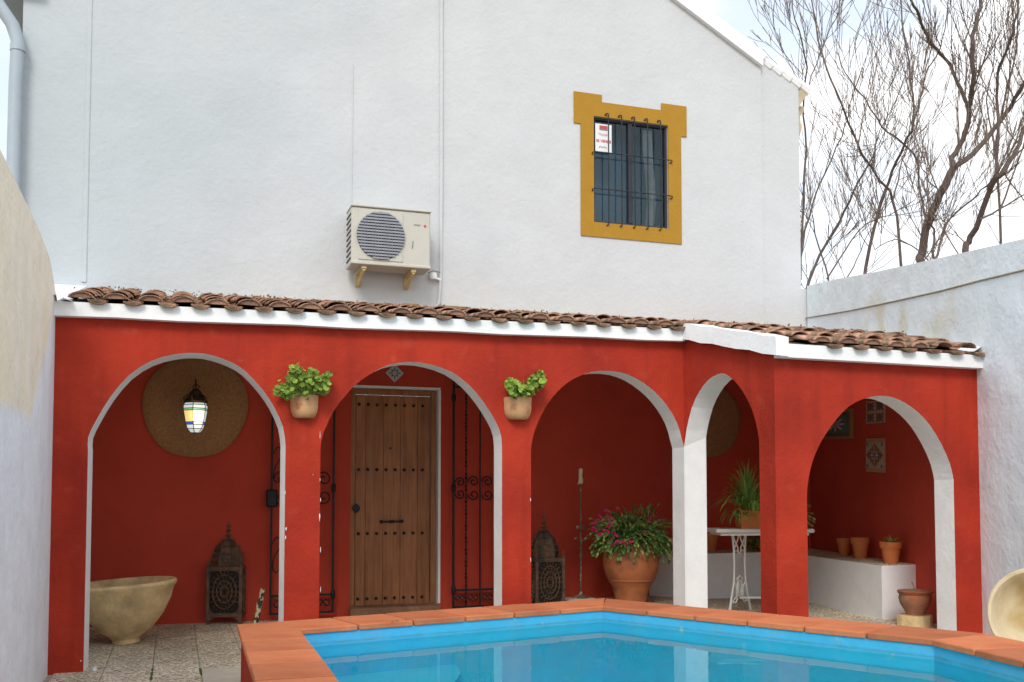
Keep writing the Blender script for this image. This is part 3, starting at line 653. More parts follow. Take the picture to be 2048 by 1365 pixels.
def arch_wall(name, start, end, arches, topf, tv, tv_full, red, splay=()):
    """outline from start (bottom) round the arches to end, then over the top"""
    loop = [Vector((start.x, start.y, FL - .02))]
    loop_n = []
    for ar in arches:
        loop += ar; reveal = MB()
        k_ = splay[len(loop_n)] if len(loop_n) < len(splay) else 0; loop_n.append(1); mid_ = (ar[0] + ar[-1]) / 2; hw = (ar[-1] - ar[0]).length / 2; dv = (ar[-1] - ar[0]).normalized()
        bk = [p + tv - dv * (k_ * (p - mid_).dot(dv) / hw) - Vector((0, 0, k_ * .8 * max(0, (p.z - .3) / .6))) for p in ar]
        for i in range(len(ar) - 1):
            a, b = ar[i], ar[i + 1]; reveal.add([a, b, bk[i + 1], bk[i]], [(0, 1, 2, 3)])
        reveal.build('arch_reveal', M_white, porch, fix=False, smooth=False)
    loop.append(Vector((end.x, end.y, FL - .02)))
    n = 10
    for k in range(n + 1):
        p = end.lerp(start, k / n); loop.append(Vector((p.x, p.y, topf(p.x, p.y))))
    # drop duplicates
    L2 = [loop[0]]
    for p in loop[1:]:
        if (p - L2[-1]).length > 1e-4: L2.append(p)
    m = MB(); m.poly([L2]); m.build(name, red, porch, fix=False)
    m = MB(); m.poly([[p + tv for p in L2]]); m.build('inner_face', M_white, porch, fix=False)
    return L2
tf = lambda X, Y: roofz(X, max(Y, YA)) - .05
wA = [arch_world(A, lambda x, y: PY(x, y, YA), FL - .02) for A in (A1, A2, A3)]
for p in wA[2]:
    p.x = min(p.x, P.x)
k3 = wA[2]
for p in k3[-8:]: p.x = P.x
arch_wall('arcade_wall', Vector((XL, YA, 0)), P, wA, lambda X, Y: eav(X) - .04, Vector((0, T, 0)), None, M_red, (.015, 0, 0))
dB = Vector((3.95, 6.2, 0)) - P; nB = Vector((-dB.y, dB.x, 0)).normalized()
wB = arch_world(A4, lambda x, y: PP(x, y, P, nB), FL - .02)
for p in wB[:8]: p.x, p.y = P.x, P.y
for p in wB[-8:]: p.x, p.y = 3.95, 6.2
arch_wall('arcade_wall', P, Vector((3.95, 6.2, 0)), [wB], lambda X, Y: roofz(X, Y) - .05, nB * T, None, M_red)
wC = arch_world(A5, lambda x, y: PY(x, y, YC), FL - .02)
XRC = RW(YC)
arch_wall('arcade_wall', Q, Vector((XRC + .02, YC, 0)), [wC], lambda X, Y: roofz(X, 5.94) - .03, Vector((0, T, 0)), None, M_red)
# end face of wall C (the outer corner) and the white corner post
MB().add([(Q.x, Q.y, FL), (Q.x, 6.2, FL), (Q.x, 6.2, roofz(Q.x, 6.2) - .05), (Q.x, Q.y, roofz(Q.x, 6.0) - .04)], [(0, 1, 2, 3)]).build('arcade_wall', M_red, porch, fix=False)
MB().box((P.x + T / 2 + .001, YA + T / 2 + .001, (FL + 1.2) / 2 - .02), (T - .002, T - .002, 1.2 - FL)).build('corner_post', M_white, porch)
MB().box((XL + .08, YA + T / 2, (FL + 1.2) / 2), (.1, T - .01, 1.2 - FL)).build('wall_end', M_redin, porch)
inr = MB(); yy_ = [6.201 + (YH - .003 - 6.201) * k / 8 for k in range(9)]
for a, b in zip(yy_, yy_[1:]): inr.add([(RW(a) - .003, a, FL), (RW(b) - .003, b, FL), (RW(b) - .003, b, roofz(RW(b), b) - .03), (RW(a) - .003, a, roofz(RW(a), a) - .03)], [(0, 1, 2, 3)])
inr.build('inner_facing', M_redin, porch, fix=False)
# roof deck (also the ceiling)
dk = MB()
def deckpatch(x0f, x1f, y0, y1, nx=8, ny=4):
    g = []
    for j in range(ny + 1):
        Y = y0 + (y1 - y0) * j / ny
        for i in range(nx + 1):
            X_ = x0f(Y) + (x1f(Y) - x0f(Y)) * i / nx; g.append((X_, Y))
    b = len(dk.v)
    dk.add([(x, y, roofz(x, y)) for x, y in g] + [(x, y, roofz(x, y) - .05) for x, y in g], [])
    N = len(g)
    for j in range(ny):
        for i in range(nx):
            q = (j * (nx + 1) + i, j * (nx + 1) + i + 1, (j + 1) * (nx + 1) + i + 1, (j + 1) * (nx + 1) + i)
            dk.f.append(tuple(b + k for k in q)); dk.f.append(tuple(b + N + k for k in reversed(q)))
    rim = [j for j in range(nx + 1)] + [k * (nx + 1) + nx for k in range(1, ny + 1)] + [ny * (nx + 1) + i for i in range(nx - 1, -1, -1)] + [k * (nx + 1) for k in range(ny - 1, 0, -1)]
    for k in range(len(rim)): a_, b_ = rim[k], rim[(k + 1) % len(rim)]; dk.f.append((b + a_, b + b_, b + N + b_, b + N + a_))
vx = lambda Y: P.x + (Q.x - P.x) * (7.11 - Y) / 1.11
deckpatch(lambda Y: XL, lambda Y: RW(Y), 7.05, YH - .003)
deckpatch(vx, lambda Y: RW(Y), 5.95, 7.049)
dk.build('roof_deck', M_white, porch, fix=False)
bd = MB()
for k in range(len(dk.f)): pass
for x0f, x1f, y0, y1 in ((lambda Y: XL + .02, lambda Y: RW(Y) - .02, 7.09, YH - .02), (lambda Y: vx(Y) + .12, lambda Y: RW(Y) - .02, 5.99, 7.09)):
    g_ = [(x0f(y0 + (y1 - y0) * j / 4) + (x1f(y0 + (y1 - y0) * j / 4) - x0f(y0 + (y1 - y0) * j / 4)) * i / 8, y0 + (y1 - y0) * j / 4) for j in range(5) for i in range(9)]
    bd.add([(x, y, roofz(x, y) + .006) for x, y in g_], [(j * 9 + i, j * 9 + i + 1, j * 9 + i + 10, j * 9 + i + 9) for j in range(4) for i in range(8)])
bd.build('roof_bedding', M_bed, porch, fix=False)
# white fascias
fa = MB(); n = 12
for k in range(n):
    x0, x1 = XL + (P.x - .02 - XL) * k / n, XL + (P.x - .02 - XL) * (k + 1) / n
    w0 = .004 * math.sin(k * 2.1); w1 = .004 * math.sin((k + 1) * 2.1)
    z0a, z0b = eav(x0) - .09 + w0, eav(x1) - .09 + w1
    fa.add([(x0, 7.04, z0a), (x1, 7.04, z0b), (x1, 7.04, eav(x1) + .004), (x0, 7.04, eav(x0) + .004), (x0, YA, z0a), (x1, YA, z0b), (x1, YA, eav(x1)), (x0, YA, eav(x0))], [(0, 1, 2, 3), (0, 4, 5, 1), (3, 2, 6, 7)])
fa.build('eave_fascia', M_white, porch, fix=True)
fb = MB(); x0, x1 = Q.x + .0, XRC + .05
fb.add([(x0, 5.92, .935), (x1, 5.92, .925), (x1, 5.92, 1.02), (x0, 5.92, 1.03), (x0, YC, .935), (x1, YC, .925), (x1, YC, 1.02), (x0, YC, 1.03)], [(0, 1, 2, 3), (0, 4, 5, 1), (3, 2, 6, 7), (1, 5, 6, 2), (0, 3, 7, 4)])
fb.build('eave_fascia', M_white, porch)
vg = MB(); v0 = P + Vector((-.05, -.02, 0)); v1 = Vector((3.90, 5.90, 0)); n = 8; pr = []
for k in range(n + 1):
    p = v0.lerp(v1, k / n); zr = roofz(p.x, p.y); w_ = .006 * math.sin(k * 2.4)
    pr.append([(p.x, p.y, zr - .075 + w_), (p.x, p.y, zr + .055 + w_), (p.x + .11, p.y + .01, zr + .06 - w_), (p.x + .11, p.y + .01, zr - .075)])
for k in range(n):
    b = pr[k] + pr[k + 1]; vg.add(b, [(0, 4, 5, 1), (1, 5, 6, 2), (2, 6, 7, 3), (3, 7, 4, 0)])
vg.add(pr[0], [(0, 1, 2, 3)]); vg.add(pr[-1], [(0, 1, 2, 3)])
vg.build('verge_board', M_white, porch)
# clay tiles: covers one by one, channels joined except at the eaves
def barrel(Lt, r0, r1, updown, th=.014, n=7):
    m = MB(); vs = []; 
    for (y, r_) in ((0, r0), (Lt, r1)):
        for rr in (r_, r_ - th):
            for j in range(n + 1):
                a = math.pi * j / n; vs.append((rr * math.cos(a), y, (rr * math.sin(a) * .50) * updown + (r0 - r_) * .0))
    N = n + 1; fs = []
    for j in range(n):
        fs += [(j, j + 1, 2 * N + j + 1, 2 * N + j), (N + j + 1, N + j, 3 * N + j, 3 * N + j + 1), (j + 1, j, N + j, N + j + 1), (2 * N + j, 2 * N + j + 1, 3 * N + j + 1, 3 * N + j)]
    for j in (0, n): fs.append((j, N + j, 3 * N + j, 2 * N + j))
    m.add(vs, fs); return m
cov = [barrel(.42, .078 + .003 * k, .062, 1) for k in range(3)]
covm = [c.mesh('roof_tile', M_roof, True) for c in cov]
panm = barrel(.42, .062, .078, -1).mesh('roof_tile', M_roof, True)
PITCHX = .212
def tilemat(x, y, dz=0, jz=.006, tilt=.0):
    sl_ = math.atan((roofz(x, y + .3) - roofz(x, y)) / .3)
    return Matrix.Translation((x + rnd.uniform(-.008, .008), y, roofz(x, y) + dz + rnd.uniform(-jz, jz))) @ Matrix.Rotation(rnd.uniform(-.04, .04), 4, 'Z') @ Matrix.Rotation(sl_ - .045 + rnd.uniform(-.02, .02), 4, 'X') @ Matrix.Rotation(rnd.uniform(-.05, .05), 4, 'Y')
plug = MB().extr([(.058 * math.cos(a), 0, -.030 * math.sin(a)) for a in [math.pi * k / 6 for k in range(7)]], (0, .05, 0)).mesh('tile_mortar', M_roof)
cplug = MB().extr([(.068 * math.cos(a), 0, .034 * math.sin(a)) for a in [math.pi * k / 6 for k in range(7)]], (0, .05, 0)).mesh('tile_mortar', M_roof)
allcov = []
x = XL + .16; cols = []
while x < 6.5: cols.append(x); x += PITCHX
pans = MB()
for x in cols:
    y0 = 7.05 if x < P.x + .06 else 5.93
    y = y0 - .035; first = True
    while y < YH - .12:
        if x + .05 < RW(y) and not (y < 7.0 and x < vx(y) + .12):
            allcov.append((x, y, first))
            xp = x + PITCHX / 2
            if xp < RW(y) - .02 and not (first and abs(x - 3.8) < .1):
                if first: place('roof_tile', panm, porch, tilemat(xp, y - .022, .027, .002))
                if first: place('tile_mortar', plug, porch, tilemat(xp, y - .014, .027, .001))
                else:
                    Mx = tilemat(xp, y, .045, .004); me = barrel(.36, .062, .078, -1, n=4)
                    if y > YH - .4: Mx = Mx @ Matrix.Scale(.6, 4, (0, 1, 0))
                    pans.add([Mx @ v for v in me.v], me.f)
        first = False; y += .25
tag(pans.build('channel_tiles', M_roof, porch, fix=False), kind='stuff')
for k, (x, y, f_) in enumerate(allcov[:298]):
    Mx = tilemat(x, y, .050 - (.014 if f_ else 0), .006 if not f_ else .003)
    if y > YH - .42: Mx = Mx @ Matrix.Scale((YH - .01 - y) / .42, 4, (0, 1, 0))
    place('roof_tile', rnd.choice(covm), porch, Mx)
    if f_: place('tile_mortar', cplug, porch, Mx @ Matrix.Translation((0, .012, 0)))
if len(allcov) > 298:
    ex_ = MB()
    for x, y, f_ in allcov[298:]:
        Mx = tilemat(x, y, .050, .006)
        if y > YH - .42: Mx = Mx @ Matrix.Scale((YH - .01 - y) / .42, 4, (0, 1, 0))
        m = cov[0]; ex_.add([Mx @ v for v in m.v], m.f)
    tag(ex_.build('far_cover_tiles', M_roof, porch, fix=False), kind='stuff')
# plaster fillets where the roof meets the walls
fi = MB()
for k in range(24):
    x0 = XL + (RW(YH) - XL) * k / 24; x1 = XL + (RW(YH) - XL) * (k + 1) / 24; h0_, h1_ = .055 + .018 * math.sin(k * 1.7), .055 + .018 * math.sin((k + 1) * 1.7)
    d0_, d1__ = .05 + .02 * math.sin(k * 2.9), .05 + .02 * math.sin((k + 1) * 2.9)
    fi.add([(x0, YH - d0_, 1.70 + .05), (x1, YH - d1__, 1.70 + .05), (x1, YH - .004, 1.70 + h1_), (x0, YH - .004, 1.70 + h0_)], [(0, 1, 2, 3)])
for k in range(10):
    y0, y1 = 6.98 + (YH - 6.98) * k / 10, 6.98 + (YH - 6.98) * (k + 1) / 10
    fi.add([(XL + .001, y0, roofz(XL, y0) + .05), (XL + .11, y0, roofz(XL, y0) + .01), (XL + .11, y1, roofz(XL, y1) + .01), (XL + .001, y1, roofz(XL, y1) + .05)], [(0, 1, 2, 3)])
    y0, y1 = 5.93 + (YH - 5.93) * k / 10, 5.93 + (YH - 5.93) * (k + 1) / 10
    fi.add([(RW(y0) - .002, y0, roofz(RW(y0), y0) + .065), (RW(y0) - .08, y0, roofz(RW(y0), y0) + .02), (RW(y1) - .08, y1, roofz(RW(y1), y1) + .02), (RW(y1) - .002, y1, roofz(RW(y1), y1) + .065)], [(0, 1, 2, 3)])
fi.build('plaster_fillet', M_white, porch, fix=False)
# broken ridge tiles bedded at the wall
for px_, wd in ((905, .34), (1150, .24), (820, .16), (1385, .26), (1040, .18)):
    p = PY(px_, 612, YH - .12); MB().rbox((p.x, YH - .13, 1.765), (wd, .14, .045), .012, rz=rnd.uniform(-.05, .05)).build('flat_tile', M_lichen, porch)
# lichen and weeds tufts on the tiles
tuft = MB()
for k in range(1500):
    x = rnd.uniform(XL + .1, 6.2); y = rnd.choice([rnd.uniform(8.5, YH - .03), rnd.uniform(6.0, YH - .03)])
    if x > RW(y) - .05 or (y < 7.05 and x < vx(y) + .1): continue
    r_ = rnd.uniform(.006, .017); z = roofz(x, y) + rnd.uniform(.03, .10); vs = [Vector((rnd.gauss(0, 1), rnd.gauss(0, 1), rnd.gauss(0, .8))).normalized() * r_ * rnd.uniform(.6, 1.2) for _ in range(5)]
    tuft.add([Vector((x, y, z)) + v for v in vs], [(0, 1, 2), (0, 2, 3), (0, 3, 4), (1, 2, 4), (1, 3, 4)])
tag(tuft.build('lichen', M_lichen, porch, fix=False), kind='stuff')
# flaked paint along the arch edges
fk = MB()
def flake(px_, py_, w_, h_, X=None):
    c = PY(px_, py_, YA); n = 10; w_ *= .7; h_ *= .75; fk.extr([c + Vector((math.cos(a) * w_ * rnd.uniform(.3, 1.1), -.004, math.sin(a) * h_ * rnd.uniform(.6, 1.1))) for a in [2 * math.pi * k / n for k in range(n)]], (0, .005, 0))
for a in ((572, 1058, .008, .02), (571, 1075, .007, .02), (639, 1035, .008, .04), (640, 960, .004, .02), (641, 1100, .004, .03), (641, 1180, .003, .03), (570, 985, .004, .02), (162, 1322, .006, .008), (190, 1338, .03, .02), (1061, 1000, .004, .02), (1061, 1120, .004, .03), (626, 950, .004, .004), (640, 870, .003, .04), (641, 1000, .004, .02)): flake(*a)
fk.build('paint_flakes', M_white, porch, fix=False)

# ------------------------------------------------------------------ bench inside the porch
bz0, bz1 = floorz(4.5), -.612
c1 = PZ(1765, 1240, bz0); c2 = PP(1832, 1238, (RW(7) - .01, 7, 0), nR); c2.z = 0
far = PZ(1615, 1185, bz0)
ux = (far - c1).normalized()
k2 = Vector((5.85, 8.93, 0)); 
bl = PP(1296, 1186, (0, 9.0, 0), (0, 1, 0))
lpts = [Vector((c1.x, c1.y, 0)), Vector((5.92, 8.90, 0)), Vector((PY(1385, 1190, 8.93).x, 8.93, 0)), Vector((PY(1298, 1180, YH).x, YH - .003, 0)), Vector((RW(YH) - .003, YH - .003, 0)), Vector((RW(c2.y) - .003, c2.y, 0))]
bench = thing('masonry_bench', 'low white masonry bench with speckled top in the porch corner', 'bench', (5.5, 8.2, bz0))
m = MB(); m.extr([Vector((p.x, p.y, bz0 - .02)) for p in lpts], (0, 0, bz1 - .004 - bz0 + .02), front=False); m.build('bench_body', M_white, bench)
m = MB(); cen = sum(lpts, Vector()) / len(lpts); m.extr([Vector((p.x, p.y, bz1 - .04)) for p in offset(lpts[::-1], [.006] * 6)][::-1] if False else [Vector((p.x, p.y, bz1 - .0038)) for p in lpts], (0, 0, .0038)); m.build('bench_top', M_slab, bench)

# ------------------------------------------------------------------ air conditioner
a0, a1 = PY(700, 470, YH - .35), PY(861, 480, YH - .35)
ay = YH - .07; AD = .28
ax0 = PY(703, 470, ay - AD).x; ax1 = PY(861, 480, ay - AD).x
az1 = (PY(703, 412, ay - AD).z + PY(861, 426, ay - AD).z) / 2; az0 = (PY(703, 528, ay - AD).z + PY(861, 540, ay - AD).z) / 2
ac = thing('air_conditioner', 'cream outdoor air conditioning unit on brackets high on the white house wall', 'air conditioner', ((ax0 + ax1) / 2, YH, az0))
yf = ay - AD; W = ax1 - ax0; Hh = az1 - az0
MB().rbox(((ax0 + ax1) / 2, ay - AD / 2, (az0 + az1) / 2), (W, AD, Hh), .012).build('casing', M_metalw, ac)
MB().rbox(((ax0 + ax1) / 2, ay - AD / 2 - .006, az1 + .006), (W + .012, AD + .02, .018), .005).build('lid', M_metalw, ac)
MB().rbox(((ax0 + ax1) / 2, ay - AD / 2 - .004, az0 + .018), (W + .008, AD + .012, .03), .006).build('base_tray', M_metalw, ac)
gx = ax0 + W * .365; gz = (az0 + az1) / 2 + .01; gr = Hh * .415
MB().rbox((gx, yf - .002, gz), (W * .56, .012, Hh * .86), .004).build('grille_panel', M_metalw, ac)
MB().lathe([(gr, 0), (gr, .004), (0, .004)], 40, c=(gx, yf - .008, gz), M=Matrix.Rotation(math.pi / 2, 4, 'X')).build('fan_opening', M_acdark, ac)
for k in range(16):
    z = gz - gr + gr * 2 * (k + .5) / 16; h = math.sqrt(max(0, gr * gr - (z - gz) ** 2))
    MB().box((gx, yf - .020, z), (2 * h, .006, .016)).build('grille_slat', M_acgrey, ac)
vb_ = MB()
for k in range(17):
    x = gx - gr + gr * 2 * (k + .5) / 17; h = math.sqrt(max(0, gr * gr - (x - gx) ** 2)); vb_.box((x, yf - .0255, gz), (.0015, .003, 2 * h))
vb_.build('grille_wires', M_acgrey, ac)
for k in range(9): MB().box((ax0 - .003, ay - AD / 2, az0 + Hh * (.12 + .095 * k)), (.008, AD * .8, .012)).build('side_louvre', M_acdark, ac)
lg = PY(850, 453, yf); MB().lathe([(.012, 0), (.012, .003), (0, .003)], 16, c=(lg.x, yf - .001, lg.z), M=Matrix.Rotation(math.pi / 2, 4, 'X')).build('red_logo', M_sred, ac)
wm = MB(); q0, q1 = PY(828, 451, yf).x, PY(841, 452, yf).x
for k in range(5): wm.box((q0 + (q1 - q0) * (k + .5) / 5, yf - .002, lg.z + .004), ((q1 - q0) / 5 * .72, .002, .011))
wm.build('wordmark', M_logo, ac)
hn = PY(826, 490, yf); MB().tube([(hn.x, yf - .003, hn.z + .035), (hn.x - .008, yf - .006, hn.z - .035)], .004, 6).build('handle_slot', M_logo, ac)
for px_ in (727, 826):
    x = PY(px_, 540, yf + .05).x; m = MB()
    m.box((x, ay - AD / 2 + .03, az0 - .015), (.045, AD + .02, .025)); m.box((x, YH - .012, az0 - .07), (.045, .024, .13))
    m.tube([(x, yf + .03, az0 - .03), (x, YH - .03, az0 - .12)], .02, 4); m.build('bracket', M_acyel, ac)
rp = PY(861, 470, ay - .1); m = MB(); m.tube([(ax1, ay - .1, rp.z + .03), (ax1 + .022, ay - .1, rp.z), (ax1 + .026, ay - .1, rp.z - .05), (ax1, ay - .1, rp.z - .09)], .006, 6)
cv = PY(866, 528, ay - .1); m.box((ax1 + .012, ay - .1, cv.z), (.03, .05, .06), taper=.6); m.build('valve_cover', M_acdark, ac)
jp = PY(866, 553, YH - .03); jb = thing('junction_box', 'small white pipe joint on the wall below the air conditioner', 'pipe fitting', (jp.x, YH, jp.z))
m = MB(); m.lathe([(.035, -.03), (.04, 0), (.03, .03)], 12, c=(jp.x, YH - .035, jp.z)); m.build('joint_body', M_white, jb, smooth=True)
MB().tube([(jp.x - .05, YH - .03, jp.z + .03), (jp.x, YH - .05, jp.z + .05), (jp.x + .085, YH - .02, jp.z + .045)], .006, 6).build('pipe', M_cable, jb)
MB().tube([(jp.x + .03, YH - .03, jp.z - .02), (jp.x + .08, YH - .02, jp.z - .03)], .012, 8).build('pipe', M_white, jb)

# ------------------------------------------------------------------ sale sign in the window
ys = yw - .03
q = [PY(1190, 248, ys), PY(1223, 250, ys), PY(1223, 307, ys), PY(1190, 302, ys)]
sx0, sx1, sz0, sz1 = wx0 + t + .004, q[1].x, (q[2].z + q[3].z) / 2, (q[0].z + q[1].z) / 2
sign = thing('sale_sign', 'white paper sign with red lettering in the upper left of the window', 'sign', ((sx0 + sx1) / 2, ys, sz0))
MB().box(((sx0 + sx1) / 2, ys, (sz0 + sz1) / 2), (sx1 - sx0, .003, sz1 - sz0)).build('paper', M_paper, sign)
sw, shh = sx1 - sx0, sz1 - sz0
MB().box((sx0 + sw * .5, ys - .003, sz0 + shh * .86), (sw * .5, .002, shh * .17)).build('print_panel', M_sgrey, sign)
m = MB()
for k in range(4): m.box((sx0 + sw * (.31 + .125 * k), ys - .005, sz0 + shh * .885), (sw * .085, .002, shh * .08))
m.build('print_blocks', M_sred, sign)
def text3d(s_, size, m, loc, parent, name, ext=.001):
    cu_ = bpy.data.curves.new(name, 'FONT'); cu_.body = s_; cu_.size = size; cu_.extrude = ext; cu_.align_x = 'CENTER'; cu_.align_y = 'CENTER'
    ob = bpy.data.objects.new(name, cu_); col.objects.link(ob); dg = bpy.context.evaluated_depsgraph_get(); me = bpy.data.meshes.new_from_object(ob.evaluated_get(dg)); bpy.data.objects.remove(ob)
    me.materials.clear(); me.materials.append(m); me.name = name
    place(name, me, parent, Matrix.Translation(loc) @ Matrix.Rotation(math.pi / 2, 4, 'X'))
text3d('SE VENDE', sw * .21, M_sred, (sx0 + sw * .5, ys - .004, sz0 + shh * .38), sign, 'lettering')
text3d('SE VENDE', sw * .211, M_sred, (sx0 + sw * .503, ys - .0045, sz0 + shh * .385), sign, 'lettering', .0012)
m = MB(); pts_ = [(sx0 + sw * (.2 + .55 * k / 30), ys - .004, sz0 + shh * (.62 + .05 * math.sin(k * 1.3) + (.03 if k < 6 else 0))) for k in range(31)]; m.tube(pts_, .0025, 4); m.build('handwriting', M_spink, sign)
m = MB()
for k in range(5): m.box((sx0 + sw * (.25 + .1 * k), ys - .004, sz0 + shh * (.16 + (.02 if k % 2 else 0))), (sw * .06, .002, shh * .04))
m.build('small_print', M_logo, sign)

# ------------------------------------------------------------------ iron gate leaves folded back against the house wall
def spiral(c, r, turns, a0, ux_, uz_, sgn=1, n=22):
    pts = []
    for k in range(n + 1):
        t_ = k / n; a = a0 + sgn * turns * 2 * math.pi * t_; rr = r * (1 - .78 * t_); pts.append(c + ux_ * math.cos(a) * rr + uz_ * math.sin(a) * rr)
    return pts
def gate(label, xs_, yg, z0, z1, hinge_idx, twisted):
    g_ = thing('iron_gate', label, 'gate', (xs_[hinge_idx], yg, z0), group='wrought iron gate leaves beside the door')
    UX, UZ = Vector((1, 0, 0)), Vector((0, 0, 1))
    x0, x1 = min(xs_), max(xs_)
    for i, x in enumerate(xs_):
        edge = i in (0, len(xs_) - 1)
        if i in twisted:
            m = MB(); n = 60
            for k in range(n): m.box((x, yg, z0 + (z1 - z0) * (k + .5) / n), (.017, .017, (z1 - z0) / n * .62), rz=k * .5)
            m.tube([(x, yg, z0), (x, yg, z1)], .006, 6); m.build('twisted_bar', M_black, g_)
        else: MB().box((x, yg, (z0 + z1) / 2), (.02 if edge else .014, .02 if edge else .014, z1 - z0)).build('bar', M_black, g_)
    H_ = z1 - z0
    for zz in (z0 + .01, z0 + .17, z1 - .17, z1 - .01): MB().box(((x0 + x1) / 2, yg - .003, zz), (x1 - x0, .016, .02)).build('rail', M_black, g_)
    zm = z0 + H_ * .5
    for i in range(len(xs_) - 1):
        a, b = xs_[i], xs_[i + 1]; r_ = (b - a) * .36; cx_ = (a + b) / 2
        for sg, cz in ((1, zm + r_ * 1.25), (-1, zm - r_ * 1.25)):
            s_ = MB(); s_.tube(spiral(Vector((cx_, yg - .012, cz)), r_ * 1.1, 1.35, math.pi, UX, UZ, -sg), .009, 6, flat=.8); s_.build('scroll', M_black, g_, smooth=True)
        for zz, sg in ((z0 + .09, 1), (z1 - .09, -1)):
            s_ = MB(); s_.tube(spiral(Vector((cx_ - r_ * .5, yg - .010, zz)), r_ * .62, 1.1, 0, UX, UZ, sg), .008, 6); s_.tube(spiral(Vector((cx_ + r_ * .5, yg - .010, zz)), r_ * .62, 1.1, math.pi, UX, UZ, -sg), .008, 6); s_.build('scroll', M_black, g_, smooth=True)
    for zz in (z0 + .17, z0 + H_ * .5, z0 + H_ * .88): MB().lathe([(.012, -.04), (.02, -.03), (.022, 0), (.02, .03), (.012, .04)], 10, c=(xs_[hinge_idx], yg - .004, zz)).build('hinge', M_black, g_, smooth=True)
    return g_
yg = YH - .07
gz0 = PY(667, 1228, yg).z + .01; gz1 = gz0 + 2.30
gx_ = [PY(v, 1000, yg).x for v in (543, 586, 627, 667)]
gl_ = gate('black wrought iron gate leaf left of the door, with a lock box', gx_, yg, gz0, gz1, 3, (1,))
lb = PY(543, 997, yg); MB().rbox((lb.x, yg - .02, lb.z), (.10, .05, .16), .012).build('lock_box', M_black, gl_)
for zz in (PY(543, 930, yg).z, PY(543, 1110, yg).z):
    s_ = MB(); s_.tube(refine([Vector(q_) for q_ in [(lb.x + .01, yg - .012, zz + .1), (lb.x + .05, yg - .012, zz + .16), (lb.x + .09, yg - .012, zz + .1), (lb.x + .03, yg - .012, zz - .02), (lb.x + .015, yg - .012, zz - .12), (lb.x + .05, yg - .012, zz - .16), (lb.x + .085, yg - .012, zz - .11)]], 4), .006, 6); s_.build('scroll', M_black, gl_, smooth=True)
gx_ = [PY(v, 1000, yg).x for v in (907, 932, 960, 988, 1014, 1040)]
gate('black wrought iron gate leaf right of the door, with a beaded twisted bar', gx_, yg, gz0, gz1, 0, (1, 4))

